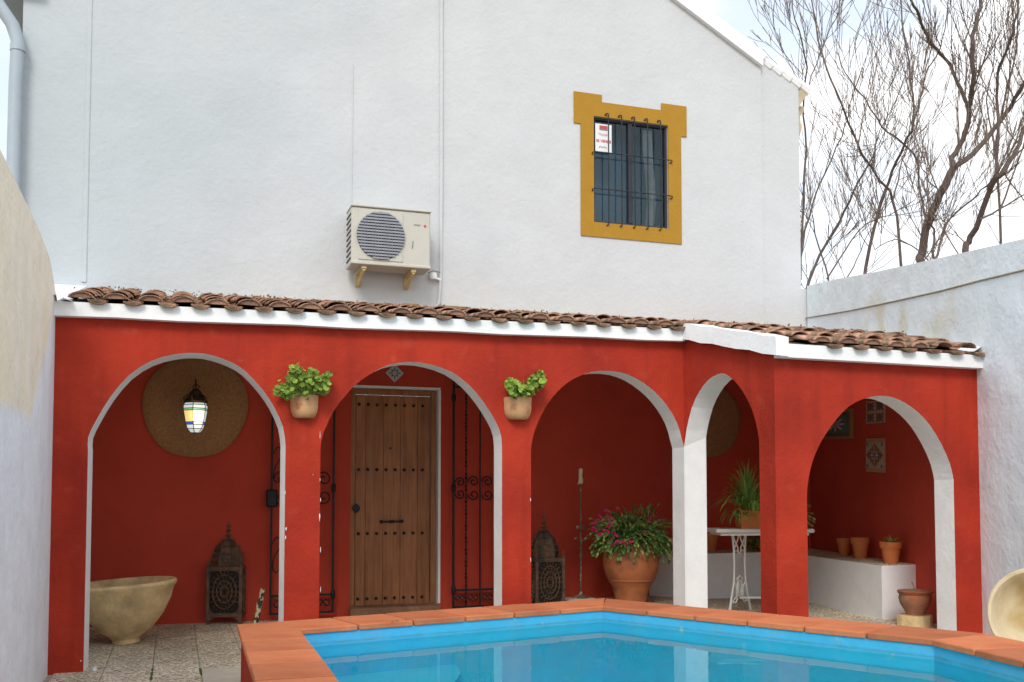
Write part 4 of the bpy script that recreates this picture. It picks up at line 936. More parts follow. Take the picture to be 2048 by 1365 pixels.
# ------------------------------------------------------------------ azulejo tiles
def petal(mb, c, U, V, ang, r0, r1, w_, lift):      # U, V span the whole tile, radii are fractions of it
    nrm = U.cross(V).normalized(); ca_, sa_ = math.cos(ang), math.sin(ang)
    def q(a, b): return c + U * (ca_ * a - sa_ * b) + V * (sa_ * a + ca_ * b) + nrm * lift
    mb.add([q(r0, 0), q(r0 * .6 + r1 * .4, w_), q(r0 * .25 + r1 * .75, w_ * .8), q(r1, 0), q(r0 * .25 + r1 * .75, -w_ * .8), q(r0 * .6 + r1 * .4, -w_)], [tuple(range(6))])
def azulejo(root, c, u, v, w_, h, kind):
    nrm = u.cross(v)   # towards the viewer
    def plate(nm, cc, ww, hh, l0, l1, m):
        mb = MB(); a = [cc + u * sx_ * ww / 2 + v * sz_ * hh / 2 for sx_, sz_ in ((-1, -1), (1, -1), (1, 1), (-1, 1))]
        mb.extr([p + nrm * l1 for p in a], nrm * (l0 - l1)); mb.build(nm, m, root)
    def flower(cc, U, V, lift, spec):
        for nm, m, n, ph, r0, r1, wd in spec:
            mb = MB()
            for k in range(n): petal(mb, cc, U, V, 2 * math.pi * k / n + ph, r0, r1, wd, lift)
            mb.build(nm, m, root, fix=False); lift += .0006
    if kind == 'panel':
        plate('border_tile', c, w_, h, .0, .012, M_tile2); iw, ih = w_ * .97, h * .76
        for sg in (-1, 1): plate('tile', c + v * sg * ih * .2505, iw, ih * .495, .012, .016, M_tile1)
        U, V = u * iw, v * ih
        flower(c, U, V, .0165, [('rust_pattern', M_to, 4, 0, .05, .47, .13), ('rust_pattern', M_to, 4, math.pi / 4, .1, .36, .09), ('green_pattern', M_tg, 8, .39, 0, .42, .035), ('pale_pattern', M_tw, 8, 0, .02, .24, .045), ('blue_pattern', M_tb, 4, math.pi / 4, .0, .16, .04), ('amber_pattern', M_tile2, 2, math.pi / 2, 0, .42, .05)])
        for sx_ in (-1, 1):
            for sz_ in (-1, 1): flower(c + U * sx_ * .40 + V * sz_ * .42, U, V, .0165, [('blue_pattern', M_tb, 5, .3, .01, .08, .03)])
    elif kind == 'square':
        for i in (0, 1):
            for j in (0, 1):
                cc = c + u * (i - .5) * w_ * .5 + v * (j - .5) * h * .5; plate('tile', cc, w_ * .49, h * .49, 0, .012, M_tile1); U, V = u * w_ * .49, v * h * .49
                flower(cc, U, V, .0125, [('rust_pattern', M_to, 4, math.pi / 4, 0, .62, .13), ('green_pattern', M_tg, 4, 0, 0, .48, .10), ('blue_pattern', M_tb, 8, .2, .08, .34, .04), ('rust_pattern', M_to, 4, 0, 0, .14, .05)])
    elif kind == 'framed':
        fw_ = .05
        for sx_ in (-1, 1): plate('frame_bar', c + u * sx_ * (w_ / 2 - fw_ / 2), fw_, h, 0, .025, M_picw)
        for sz_ in (-1, 1): plate('frame_bar', c + v * sz_ * (h / 2 - fw_ * .3), w_ - fw_ * 2, fw_ * .6, 0, .025, M_picw)
        plate('mount', c, w_ - 2 * fw_, h - 1.2 * fw_, 0, .006, M_picm); iw, ih = (w_ - 2 * fw_) * .72, (h - 1.2 * fw_) * .74
        plate('tile', c, iw, ih, .006, .012, M_tg); U, V = u * iw, v * ih
        flower(c, U, V, .0125, [('pale_pattern', M_tw, 8, 0, .06, .44, .07), ('blue_pattern', M_tb, 8, .39, .12, .46, .06), ('amber_pattern', M_tile2, 4, 0, 0, .14, .05)])
    elif kind == 'diamond':
        plate('tile', c, w_, h, 0, .012, M_tw); U, V = u * w_, v * h
        flower(c, U, V, .0125, [('grey_pattern', M_picm, 4, 0, .05, .40, .08), ('blue_pattern', M_tb, 4, math.pi / 4, .08, .52, .05), ('pale_pattern', M_tw, 4, 0, .0, .2, .06)])
dc = PY(789, 747, YH - .002); dt = thing('ceramic_tile', 'grey white patterned diamond tile on the wall above the door', 'tile', dc)
azulejo(dt, dc, Vector((1, 0, 1)).normalized(), Vector((-1, 0, 1)).normalized(), .125, .125, 'diamond')
# tiles on the inner side of the right wall
uR = Vector((-.265, -1, 0)).normalized()   # towards the viewer's right
nV = -nR.normalized()
def wallq(x0, y0, x1, y1, hang=2.6):
    a = PP(x0, (y0 + y1) / 2, (RW(6) - .008, 6, 0), nR); b = PP(x1, (y0 + y1) / 2, (RW(6) - .008, 6, 0), nR)
    c = (a + b) / 2; c.z = 0; mid_ = PP((x0 + x1) / 2, (y0 + y1) / 2, (RW(6) - .008, 6, 0), nR); c = mid_
    tp = PP((x0 + x1) / 2, y0, (RW(6) - .008, 6, 0), nR).z; bt = PP((x0 + x1) / 2, y1, (RW(6) - .008, 6, 0), nR).z
    w_ = (Vector((a.x, a.y, 0)) - Vector((b.x, b.y, 0))).length
    rot = Matrix.Rotation(R(-hang), 4, uR.cross(Vector((0, 0, 1))))
    return c, (rot @ uR), (rot @ Vector((0, 0, 1))), w_, tp - bt
for nm, lab, q_, kd in (('tile_panel', 'tall ceramic panel of rust and blue flowers with peach borders, right arch', (1734, 877, 1771, 945), 'panel'),
                        ('tile_panel', 'square blue and rust patterned tile set high behind the right arch', (1734, 802, 1771, 847), 'square'),
                        ('framed_tile', 'wood framed green tile picture partly hidden by the right arch', (1640, 820, 1706, 879), 'framed')):
    c, u, v, w_, h_ = wallq(*q_)
    if u.cross(v).dot(nV) < 0: print('azulejo normal flipped', nm)
    rt = thing(nm, lab, 'tile panel' if kd != 'framed' else 'picture', c); azulejo(rt, c, u, v, w_, h_, kd)

# ------------------------------------------------------------------ woven mats
def wmat(label, cx_, cz_, rx, rz_, y):
    m = MB(); n = 48; rings = [(0, .06), (.3, .058), (.6, .05), (.85, .036), (.97, .022), (1, .01), (1, .0)]
    vs = []; 
    for r_, d in rings:
        for j in range(n):
            a = 2 * math.pi * j / n; k = 1 + .02 * math.sin(2 * a + 1) + .012 * math.sin(5 * a)
            vs.append((cx_ + math.cos(a) * rx * r_ * k, y - d, cz_ + math.sin(a) * rz_ * r_ * k))
    m.add(vs, [(i * n + j, i * n + (j + 1) % n, (i + 1) * n + (j + 1) % n, (i + 1) * n + j) for i in range(1, len(rings) - 1) for j in range(n)] + [tuple(range(n, 2 * n))])
    o = m.build('woven_mat', M_mat, smooth=True); return tag(o, label, 'woven mat')
c = PY(392, 812, YH - .03); e1 = PY(495, 812, YH - .03).x - c.x; e2 = c.z - PY(392, 918, YH - .03).z
wmat('large round brown woven mat on the wall behind the lit lamp', c.x, c.z, e1, e2, YH - .004)
c = PY(1420, 840, YH - .03); e1 = PY(1482, 840, YH - .03).x - c.x; e2 = c.z - PY(1430, 917, YH - .03).z
wmat('round brown woven mat on the dark wall seen through the side arch', c.x, c.z, e1, e2, YH - .004)

# ------------------------------------------------------------------ stained glass wall lamp
yl = YH - .30; lt = PY(392, 772, yl); lb_ = PY(392, 868, yl); s_ = (lt.z - lb_.z) / 96.0
lamp = thing('wall_lamp', 'lit stained glass lantern lamp hanging in front of the large woven mat', 'lamp', (lt.x, yl, lb_.z))
def Lz(py): return lb_.z + (868 - py) * s_
nf = 6; rings = [(815 - 9, .072), (822, .108), (830, .106), (845, .088), (853, .076), (862, .048), (867, .026)]
rings = [(806, 20 * s_), (811, 23.5 * s_), (818, 24 * s_), (822, 23.5 * s_), (845, 19.5 * s_), (850, 18 * s_), (858, 15.5 * s_), (866, 9 * s_)]
gm = [G_white, G_white, G_grn, G_yel, G_blue, G_white, G_white]
for i in range(len(rings) - 1):
    for j in range(nf):
        a0_, a1_ = [2 * math.pi * (j + d) / nf + .3 for d in (0, 1)]
        (y0, r0), (y1, r1) = rings[i], rings[i + 1]; cc = (lt.x, yl)
        pts = [(cc[0] + r_ * math.cos(a), cc[1] + r_ * math.sin(a), Lz(y)) for (y, r_), a in (((y0, r0), a0_), ((y0, r0), a1_), ((y1, r1), a1_), ((y1, r1), a0_))]
        m_ = gm[i]
        if i == 3: m_ = (G_yel, G_white, G_white, G_yel, G_white, G_white)[j]
        if i == 4 and j % 2 == 0: m_ = G_white
        MB().add(pts, [(0, 1, 2, 3)]).build('glass_pane', m_, lamp, fix=False)
ca_ = MB()
for j in range(nf):
    a = 2 * math.pi * j / nf + .3; ca_.tube([(lt.x + r_ * 1.02 * math.cos(a), yl + r_ * 1.02 * math.sin(a), Lz(y)) for y, r_ in rings], .0035, 4)
for y, r_ in rings: ca_.tube([(lt.x + r_ * 1.02 * math.cos(2 * math.pi * k / nf + .3), yl + r_ * 1.02 * math.sin(2 * math.pi * k / nf + .3), Lz(y)) for k in range(nf + 1)], .003, 4)
ca_.build('lead_frame', M_bronze, lamp)
cap = MB(); cap.lathe([(22 * s_, Lz(807)), (23 * s_, Lz(803)), (20 * s_, Lz(799)), (15 * s_, Lz(794)), (13 * s_, Lz(788)), (9 * s_, Lz(782)), (4 * s_, Lz(778)), (0, Lz(776))], 12, c=(lt.x, yl, 0)); cap.build('lamp_cap', M_bronze, lamp, smooth=True)
rg = MB(); rg.tube([(lt.x + .028 * math.cos(a), yl, Lz(775) + .028 * math.sin(a)) for a in [2 * math.pi * k / 12 for k in range(13)]], .005, 6)
for j in range(5):
    a = 2 * math.pi * j / 5 + .6; rg.tube([(lt.x + 14 * s_ * math.cos(a), yl + 14 * s_ * math.sin(a), Lz(790)), (lt.x + 23 * s_ * math.cos(a), yl + 23 * s_ * math.sin(a), Lz(796)), (lt.x + 21 * s_ * math.cos(a), yl + 21 * s_ * math.sin(a), Lz(805))], .008, 5)
rg.build('lamp_ornament', M_bronze, lamp, smooth=True)
MB().tube([(lt.x, yl, Lz(772)), (lt.x, yl + .02, Lz(762)), (lt.x, YH - .15, Lz(756)), (lt.x, YH - .05, Lz(770)), (lt.x, YH - .003, Lz(775))], .008, 6).build('lamp_bracket', M_bronze, lamp, smooth=True)
pl_ = bpy.data.lights.new('lamp_bulb', 'POINT'); pl_.energy = 1.0; pl_.color = (1, .8, .5); pl_.shadow_soft_size = .06
po = bpy.data.objects.new('lamp_bulb', pl_); col.objects.link(po); po.parent = lamp; po.matrix_basis = lamp.matrix_basis.inverted() @ Matrix.Translation((lt.x, yl - .14, Lz(835)))

# ------------------------------------------------------------------ moroccan lanterns
def lantern(label, base, w_, H_, rz):
    root = thing('floor_lantern', label, 'lantern', base, rz, group='pierced metal floor lanterns')
    Mw = root.matrix_basis
    def bld(mb, n, m, sm=False):
        mb.v = [Mw @ v for v in mb.v]; return mb.build(n, m, root, smooth=sm)
    h = w_ / 2; zb, zc = H_ * .075, H_ * .53; d0_, d1_2 = H_ * .55, H_ * .80
    bld(MB().box((0, 0, (zb + zc) / 2), (w_ * .9, w_ * .9, zc - zb - .01)), 'inner_box', M_hole)
    for sx_ in (-1, 1):
        for sy2 in (-1, 1):
            bld(MB().box((sx_ * (h - .012), sy2 * (h - .012), zc / 2), (.026, .026, zc)), 'leg', M_lant)
            bld(MB().lathe([(.016, 0), (.012, .03), (.005, .06), (0, .085)], 6, c=(sx_ * (h - .012), sy2 * (h - .012), zc + .012)), 'spike', M_lant)
    for z_ in (zb, zc): bld(MB().rbox((0, 0, z_), (w_ + .006, w_ + .006, .022), .004), 'rim', M_lant)
    for k in range(4):
        RM = Matrix.Rotation(k * math.pi / 2, 4, 'Z'); u = RM @ Vector((1, 0, 0)); n_ = RM @ Vector((0, -1, 0)); c = n_ * (h * .955) + Vector((0, 0, (zb + zc) / 2)); pw_, ph_ = w_ * .86, zc - zb - .03
        f_ = MB(); V = Vector((0, 0, 1)); ay_ = ph_ / pw_
        for rr, np_, wd in ((.08, 8, .02), (.19, 12, .022), (.32, 18, .024), (.45, 24, .022)):
            for j in range(np_):
                a = 2 * math.pi * (j + .5 * (np_ % 4)) / np_; cc = c + u * math.cos(a) * rr * pw_ + V * math.sin(a) * rr * ph_
                d = (u * math.cos(a) + V * math.sin(a)); s2_ = (-u * math.sin(a) + V * math.cos(a)); L2_ = .052 * pw_ * 1.2; f_.tube([cc + d * L2_, cc + s2_ * wd * pw_ * 1.1, cc - d * L2_, cc - s2_ * wd * pw_ * 1.1, cc + d * L2_], .0068, 4, flat=.6)
        for rr in (.13, .25, .385): f_.tube([c + u * math.cos(a) * rr * pw_ + V * math.sin(a) * rr * ph_ for a in [2 * math.pi * q_ / 20 for q_ in range(21)]], .008, 4)
        for sx_ in (-1, 1):
            for sz_ in (-1, 1):
                for q_ in range(4): f_.tube([c + u * sx_ * pw_ * (.5 - .02) + V * sz_ * ph_ * (.5 - .05 * q_), c + u * sx_ * pw_ * (.5 - .07 * (4 - q_)) + V * sz_ * ph_ * .485], .0042, 4)
        bld(f_, 'pierced_panel', M_lant)
        b_ = MB()
        for sx_ in (-1, 1): b_.box(c + u * sx_ * pw_ * .5, (.012, .012, ph_), rz=k * math.pi / 2)
        for sz_ in (-1, 1): b_.box(c + V * sz_ * ph_ * .5, (pw_, .01, .02), rz=k * math.pi / 2)
        bld(b_, 'panel_border', M_lant)
        bld(MB().extr([n_ * (h * .98) + u * x_ + V * z_ for x_, z_ in ((-h * .85, zb), (-h * .85, zb - .045), (-h * .5, zb - .012), (h * .5, zb - .012), (h * .85, zb - .045), (h * .85, zb))], -n_ * .005), 'apron', M_lant)
    prof = [(h * .90, d0_ - .01), (h * .92, d0_ + (d1_2 - d0_) * .15), (h * .86, d0_ + (d1_2 - d0_) * .38), (h * .68, d0_ + (d1_2 - d0_) * .66), (h * .36, d0_ + (d1_2 - d0_) * .92), (h * .12, d1_2)]
    bld(MB().lathe(prof, 8, a0=math.pi / 8), 'dome', M_lant)
    rb = MB()
    for j in range(8):
        a = math.pi / 8 + j * math.pi / 4; rb.tube([(r_ * 1.01 * math.cos(a), r_ * 1.01 * math.sin(a), z_) for r_, z_ in prof], .006, 4)
    for i_, (r_, z_) in enumerate(prof[1:5]):
        for j in range(32):
            a = j * math.pi / 16; rr = r_ * (.925 + .075 * abs(math.cos(4 * a + 0)) ** 1) * 1.01; rb.box((rr * math.cos(a), rr * math.sin(a), z_ + .02), (.012, .012, .012), rz=a + .78)
    bld(rb, 'dome_ribs', M_lant)
    s2 = H_ - d1_2; fp = [(.022, 0)]
    for k, r_ in enumerate((.030, .026, .022)): z_ = s2 * (.14 + .22 * k); fp += [(.012, z_), (r_, z_ + .012), (r_, z_ + .016), (.010, z_ + .03)]
    fp += [(.006, s2 * .8), (.009, s2 * .85), (0, s2)]
    bld(MB().lathe([(r_, d1_2 - .005 + z_) for r_, z_ in fp], 10), 'finial', M_lant, True)
    return root
lp_ = PZ(455, 1246, FL); lantern('brown pierced metal lantern between the stone bowl and the cane', (lp_.x, lp_.y + .06, FL), .31, .93, R(-14))
lp_ = PY(1088, 1200, 9.02); lantern('dark pierced metal lantern beside the tall candle stand', (lp_.x, 9.02, FL + .02), .30, .97, R(4))

# ------------------------------------------------------------------ stone bowls
bp = PZ(246, 1287, FL); 
def bowl_prof(r, h):
    return [(.0, 0), (r * .26, 0), (r * .26, .03), (r * .29, .045), (r * .50, h * .22), (r * .72, h * .45), (r * .88, h * .70), (r * .95, h * .88), (r * 1.0, h * .92), (r * 1.015, h * .96), (r * .99, h), (r * .93, h * .99), (r * .88, h * .93), (r * .80, h * .70), (r * .60, h * .42), (r * .3, h * .22), (0, h * .18)]
b1 = MB(); bx, by = bp.x + .02, bp.y - .22 + .25
b1.lathe(bowl_prof(.395, .47), 40, wob=.008); Mt = Matrix.Translation((bx, by, FL)) @ Matrix.Rotation(R(-3.5), 4, 'Y')
b1.v = [Mt @ v for v in b1.v]; tag(b1.build('stone_bowl', M_stone, smooth=True), 'large cream stone bowl standing on the slabs under the first arch', 'bowl')
b2 = MB(); b2.lathe(bowl_prof(.29, .30), 40, wob=.008)
vc = PY(2074, 1228, 5.05); Mt = Matrix.Translation(vc) @ Matrix.Rotation(R(62), 4, 'Z') @ Matrix.Rotation(R(-84), 4, 'X') @ Matrix.Translation((0, 0, -.30))
dirv = Vector((-.62, -.77, .12)).normalized(); Mt = Matrix.Translation(vc) @ dirv.to_track_quat('Z', 'Y').to_matrix().to_4x4() @ Matrix.Translation((0, 0, -.30))
b2.v = [Mt @ v for v in b2.v]; tag(b2.build('stone_bowl', M_stonelt, smooth=True), 'pale stone bowl tipped on its side against the right wall behind the coping', 'bowl')
zmin = min(v.z for v in b2.v)
MB_ = MB().rbox((vc.x + .1, vc.y + .1, (zmin + .01 + FL) / 2), (.3, .3, zmin + .01 - FL), .02); tag(MB_.build('stone_block', M_stonelt), 'low pale block under the tipped stone bowl', 'block')

# ------------------------------------------------------------------ cane, candle stand
c0_ = PZ(508, 1262, FL); c1_ = PY(526, 1178, c0_.y + .06); cn_ = MB(); n = 9
pts_ = [Vector(c0_).lerp(c1_, k / n) + Vector((.004 * math.sin(k * 2), 0, 0)) for k in range(n + 1)]
cn_.tube(pts_, [.022 if k % 3 else .025 for k in range(n)] + [.018], 8); tag(cn_.build('broken_cane', M_cane, smooth=True), 'short weathered cane leaning by the left gate leaf', 'cane')
ys_ = 9.05; sb = PY(1162, 1193, ys_); st_ = PY(1162, 968, ys_)
ped = MB().rbox((sb.x - .02, ys_, (sb.z - .015 + floorz(sb.x)) / 2), (.30, .22, sb.z - .015 - floorz(sb.x)), .015); tag(ped.build('stone_block', M_plain), 'rough grey block under the tall candle stand', 'block')
cs = thing('candle_stand', 'tall thin rusty candle stand with a melted candle on top', 'candle stand', (sb.x, ys_, sb.z - .015))
MB().lathe([(.0, -.015), (.085, -.015), (.085, -.005), (.05, .004), (.02, .02), (.012, .05)], 20, c=(sb.x, ys_, sb.z)).build('foot', M_candle, cs, smooth=True)
prof = [(.008, .04), (.012, .12), (.007, .2)]
zz = [sb.z + .04, sb.z + .3, sb.z + .42, sb.z + .45]
MB().lathe([(.009, sb.z + .03), (.010, sb.z + .3), (.014, sb.z + .38), (.022, PY(1162, 1108, ys_).z), (.010, PY(1162, 1104, ys_).z), (.014, PY(1162, 1085, ys_).z), (.007, PY(1162, 1060, ys_).z), (.009, PY(1162, 1020, ys_).z), (.006, PY(1162, 985, ys_).z), (.012, st_.z)], 10, c=(sb.x, ys_, 0)).build('stem', M_candle, cs, smooth=True)
zs = PY(1162, 1055, ys_).z
for sg in (-1, 1):
    m = MB(); m.tube(spiral(Vector((sb.x + sg * .026, ys_, zs)), .024, 1.2, math.pi if sg > 0 else 0, Vector((1, 0, 0)), Vector((0, 0, 1)), sg), .006, 6); m.build('scroll', M_candle, cs, smooth=True)
    z2 = PY(1162, 1078, ys_).z; MB().tube([(sb.x, ys_, z2 - .025), (sb.x + sg * .03, ys_, z2 - .012), (sb.x + sg * .055, ys_ - .01, z2 + .008), (sb.x + sg * .075, ys_ - .01, z2)], [.005, .007, .012, .003], 6).build('leaf', M_candle, cs, smooth=True)
zc_ = st_.z; MB().tube([(sb.x, ys_, zc_), (sb.x + .004, ys_, zc_ + .03), (sb.x - .002, ys_, zc_ + .08), (sb.x + .003, ys_, zc_ + .135), (sb.x + .004, ys_, zc_ + .15)], [.02, .022, .017, .021, .012], 9).build('candle', M_wax, cs, smooth=True)
MB().tube([(sb.x - .012, ys_ - .01, zc_ + .05), (sb.x - .024, ys_ - .012, zc_ + .015), (sb.x - .033, ys_ - .012, zc_ - .012)], [.008, .007, .003], 6).build('wax_drip', M_wax, cs, smooth=True)

# ------------------------------------------------------------------ big jar with christmas cactus
yj = 8.72; jc = PY(1262, 1195, yj); jz = floorz(jc.x); jr = (PY(1314, 1130, yj).x - PY(1209, 1130, yj).x) / 2 * .98; jtop = PY(1262, 1078, yj).z; jh = jtop - jz
jar = thing('terracotta_jar', 'large terracotta jar with trailing pink flowering cactus in the third arch', 'jar', (jc.x, yj, jz))
MB().lathe([(0, 0), (jr * .52, 0), (jr * .56, jh * .10), (jr * .66, jh * .26), (jr * .80, jh * .36), (jr * .84, jh * .375), (jr * .845, jh * .395), (jr * .88, jh * .41), (jr * .99, jh * .60), (jr * 1.0, jh * .72), (jr * .93, jh * .86), (jr * .74, jh * .95), (jr * .68, jh * .97), (jr * .76, jh * .99), (jr * .78, jh * 1.0), (jr * .70, jh * 1.0), (jr * .64, jh * .96), (0, jh * .95)], 36, c=(jc.x, yj, jz), wob=.006).build('jar_body', M_jar, jar, smooth=True)
fol = MB(); top_c = Vector((jc.x, yj, jtop + .0)); rcac = random.Random(3)
def segchain(mb, p, d, n, L_, w_, droop, rg_, seg_flat=True):
    pts = [p.copy()]
    for k in range(n):
        d = (d + Vector((rg_.gauss(0, .14), rg_.gauss(0, .14), -droop))).normalized(); q = p + d * L_
        s_ = d.cross(Vector((rg_.gauss(0, 1), rg_.gauss(0, 1), rg_.gauss(0, 1)))).normalized() * w_
        nm = d.cross(s_).normalized() * w_ * .18
        mb.add([p, p.lerp(q, .35) + s_, p.lerp(q, .8) + s_ * .8, q, p.lerp(q, .8) - s_ * .8, p.lerp(q, .35) - s_, p.lerp(q, .5) + nm], [(0, 1, 6), (1, 2, 6), (2, 3, 6), (3, 4, 6), (4, 5, 6), (5, 0, 6)])
        p = q; pts.append(p.copy())
    return p, d
tips = []
for k in range(950):
    a = rcac.uniform(0, 2 * math.pi); e_ = rcac.uniform(.15, 1.45); d = Vector((math.cos(a) * math.cos(e_), math.sin(a) * math.cos(e_), math.sin(e_)))
    p = top_c + Vector((math.cos(a), math.sin(a), 0)) * rcac.uniform(0, jr * .65)
    L_ = rcac.uniform(.036, .048); n = rcac.randint(5, 8)
    tips.append(segchain(fol, p, d, n, L_, .011, .13 + .10 * (1 - e_ / 1.5) + rcac.uniform(0, .09), rcac))
fol.build('foliage', M_leafd, jar, fix=False)
flw = MB(); 
for k in range(6):
    a = k * 1.05; segchain(flw, Vector((math.cos(a) * .004, math.sin(a) * .004, 0)), Vector((math.cos(a) * .5, math.sin(a) * .5, -1)).normalized(), 2, .026, .008, .05, rcac)
for k in range(5): a = k * 1.25; segchain(flw, Vector((0, 0, -.015)), Vector((math.cos(a) * .9, math.sin(a) * .9, -.2)).normalized(), 1, .03, .007, 0, rcac)
flm = flw.mesh('flower', M_pink)
for px_, py_ in ((1185, 1058), (1190, 1045), (1197, 1032), (1203, 1040), (1212, 1022), (1218, 1055), (1206, 1062), (1222, 1048), (1216, 1064), (1228, 1066), (1226, 1078), (1232, 1072), (1224, 1088), (1252, 1088), (1260, 1084), (1246, 1086), (1302, 1032), (1318, 1034), (1300, 1040), (1238, 1018), (1216, 1030), (1192, 1064), (1200, 1070), (1320, 1040), (1288, 1066), (1222, 1036), (1234, 1084)):
    yy = yj - .30 + .2 * abs(px_ - 1258) / 80; p = PY(px_ + 0, py_ - 4, yy); s_ = rcac.uniform(.55, .95)
    place('flower', flm, jar, Matrix.Translation(p) @ Matrix.Rotation(rcac.uniform(-.5, .5), 4, 'X') @ Matrix.Rotation(rcac.uniform(-.5, .5), 4, 'Y') @ Matrix.Rotation(rcac.uniform(0, 6), 4, 'Z') @ Matrix.Scale(s_, 4))

# ------------------------------------------------------------------ wall pots with geraniums
lf = MB(); n = 11; vs = [Vector((0, 0, 0))]; 
for j in range(n): a = 2 * math.pi * j / n + .3; rr = .030 * (1 if j % 2 else .84); vs.append(Vector((rr * math.cos(a), rr * math.sin(a), .008 + (.005 if j % 2 else -.004))))
lf.add(vs, [(0, 1 + j, 1 + (j + 1) % n) for j in range(n)]); leafm = lf.mesh('leaf', M_leaf)
def wallpot(label, px0_, px1_, pyt, pyb, blobs, nl, seed):
    rg_ = random.Random(seed); w_ = (PY(px1_, 810, YA - .08).x - PY(px0_, 810, YA - .08).x) / 2; c = PY((px0_ + px1_) / 2, pyt, YA - .10); zb_ = PY((px0_ + px1_) / 2, pyb, YA - .10).z; H_ = c.z - zb_
    root = thing('wall_planter', label, 'flower pot', (c.x, YA, zb_), group='terracotta pots hung on the arcade pillars')
    m = MB(); prof = [(.62, 0), (.78, .06), (.93, .25), (.99, .45), (1, .8), (1.02, .93), (1.02, 1.0), (.92, 1.0), (.90, .92), (.5, .9)]
    n = 20; vs = []
    for r_, z_ in prof:
        for j in range(n + 1): a = math.pi + math.pi * j / n; vs.append((c.x + w_ * r_ * math.cos(a), YA - .004 + w_ * 1.05 * r_ * math.sin(a), zb_ + H_ * z_))
    N = n + 1; m.add(vs, [(i * N + j, i * N + j + 1, (i + 1) * N + j + 1, (i + 1) * N + j) for i in range(len(prof) - 1) for j in range(n)] + [tuple(range(N)), tuple(range((len(prof) - 1) * N, len(prof) * N))])
    m.build('pot_body', M_potpale, root, smooth=True)
    stm = MB(); base = Vector((c.x, YA - .07, c.z - .02))
    for k in range(nl):
        bx_, by_, br = blobs[k % len(blobs)]
        q_ = PY(bx_ + rg_.gauss(0, br * .45), by_ + rg_.gauss(0, br * .42), YA - rg_.uniform(.03, .20)); 
        dr_ = Vector((rg_.gauss(0, .5), -1 + rg_.gauss(0, .4), .55 + rg_.gauss(0, .45))).normalized()
        place('leaf', leafm, root, Matrix.Translation(q_) @ dr_.to_track_quat('Z', 'Y').to_matrix().to_4x4() @ Matrix.Rotation(rg_.uniform(0, 6), 4, 'Z') @ Matrix.Scale(rg_.uniform(.35, .85), 4))
        if k % 2 == 0: stm.tube([base + Vector((rg_.uniform(-.03, .03), 0, 0)), base.lerp(q_, .55) + Vector((0, -.01, .02)), q_], [.003, .0025, .002], 4)
    stm.build('stems', M_blade, root, fix=False)
wallpot('pale terracotta wall pot with a wide geranium between first and second arch', 584, 640, 789, 835, [(562, 780, 16), (578, 765, 16), (595, 750, 18), (603, 765, 20), (618, 762, 18), (628, 775, 18), (645, 778, 14), (640, 762, 14), (655, 752, 9), (612, 785, 14), (570, 788, 12), (622, 748, 12), (648, 768, 12), (590, 740, 10)], 290, 11)
wallpot('pale terracotta wall pot with a small geranium between second and third arch', 1016, 1070, 794, 838, [(1020, 772, 11), (1028, 782, 12), (1035, 772, 12), (1048, 780, 13), (1060, 770, 13), (1068, 758, 12), (1080, 748, 8), (1075, 772, 10), (1030, 792, 9), (1062, 786, 10), (1084, 764, 7), (1016, 764, 7)], 210, 12)

# ------------------------------------------------------------------ treadle table with plants
Mcf = lambda lat, d, z: Vector((lat * cy_ + d * sy_, -lat * sy_ + d * cy_, z))
tz = -.335; ft = floorz(4.5)
fl_ = PZ(1433, 1060, tz); fr_ = PZ(1630, 1066, tz)
fl_ = PY(1433, 1060, 7.72); fr_ = PY(1630, 1065, 7.5); tz = (fl_.z + fr_.z) / 2
ua = (Vector((fr_.x, fr_.y, 0)) - Vector((fl_.x, fl_.y, 0))); LA = ua.length; ua.normalize(); va = Vector((-ua.y, ua.x, 0)); 
tbl = thing('treadle_table', 'white sewing machine table with cast iron legs holding potted plants', 'table', Vector((fl_.x, fl_.y, ft)) + ua * LA / 2 + va * .2)
Tc = Vector((fl_.x, fl_.y, tz)) + ua * LA / 2 + va * .2; rz_t = math.atan2(ua.y, ua.x)
MB().rbox(Tc, (LA, .40, .035), .008, rz=rz_t).build('table_top', M_marble, tbl)
MB().box(Tc - Vector((0, 0, .03)), (LA * .9, .34, .02), rz=rz_t).build('apron', M_wh, tbl)
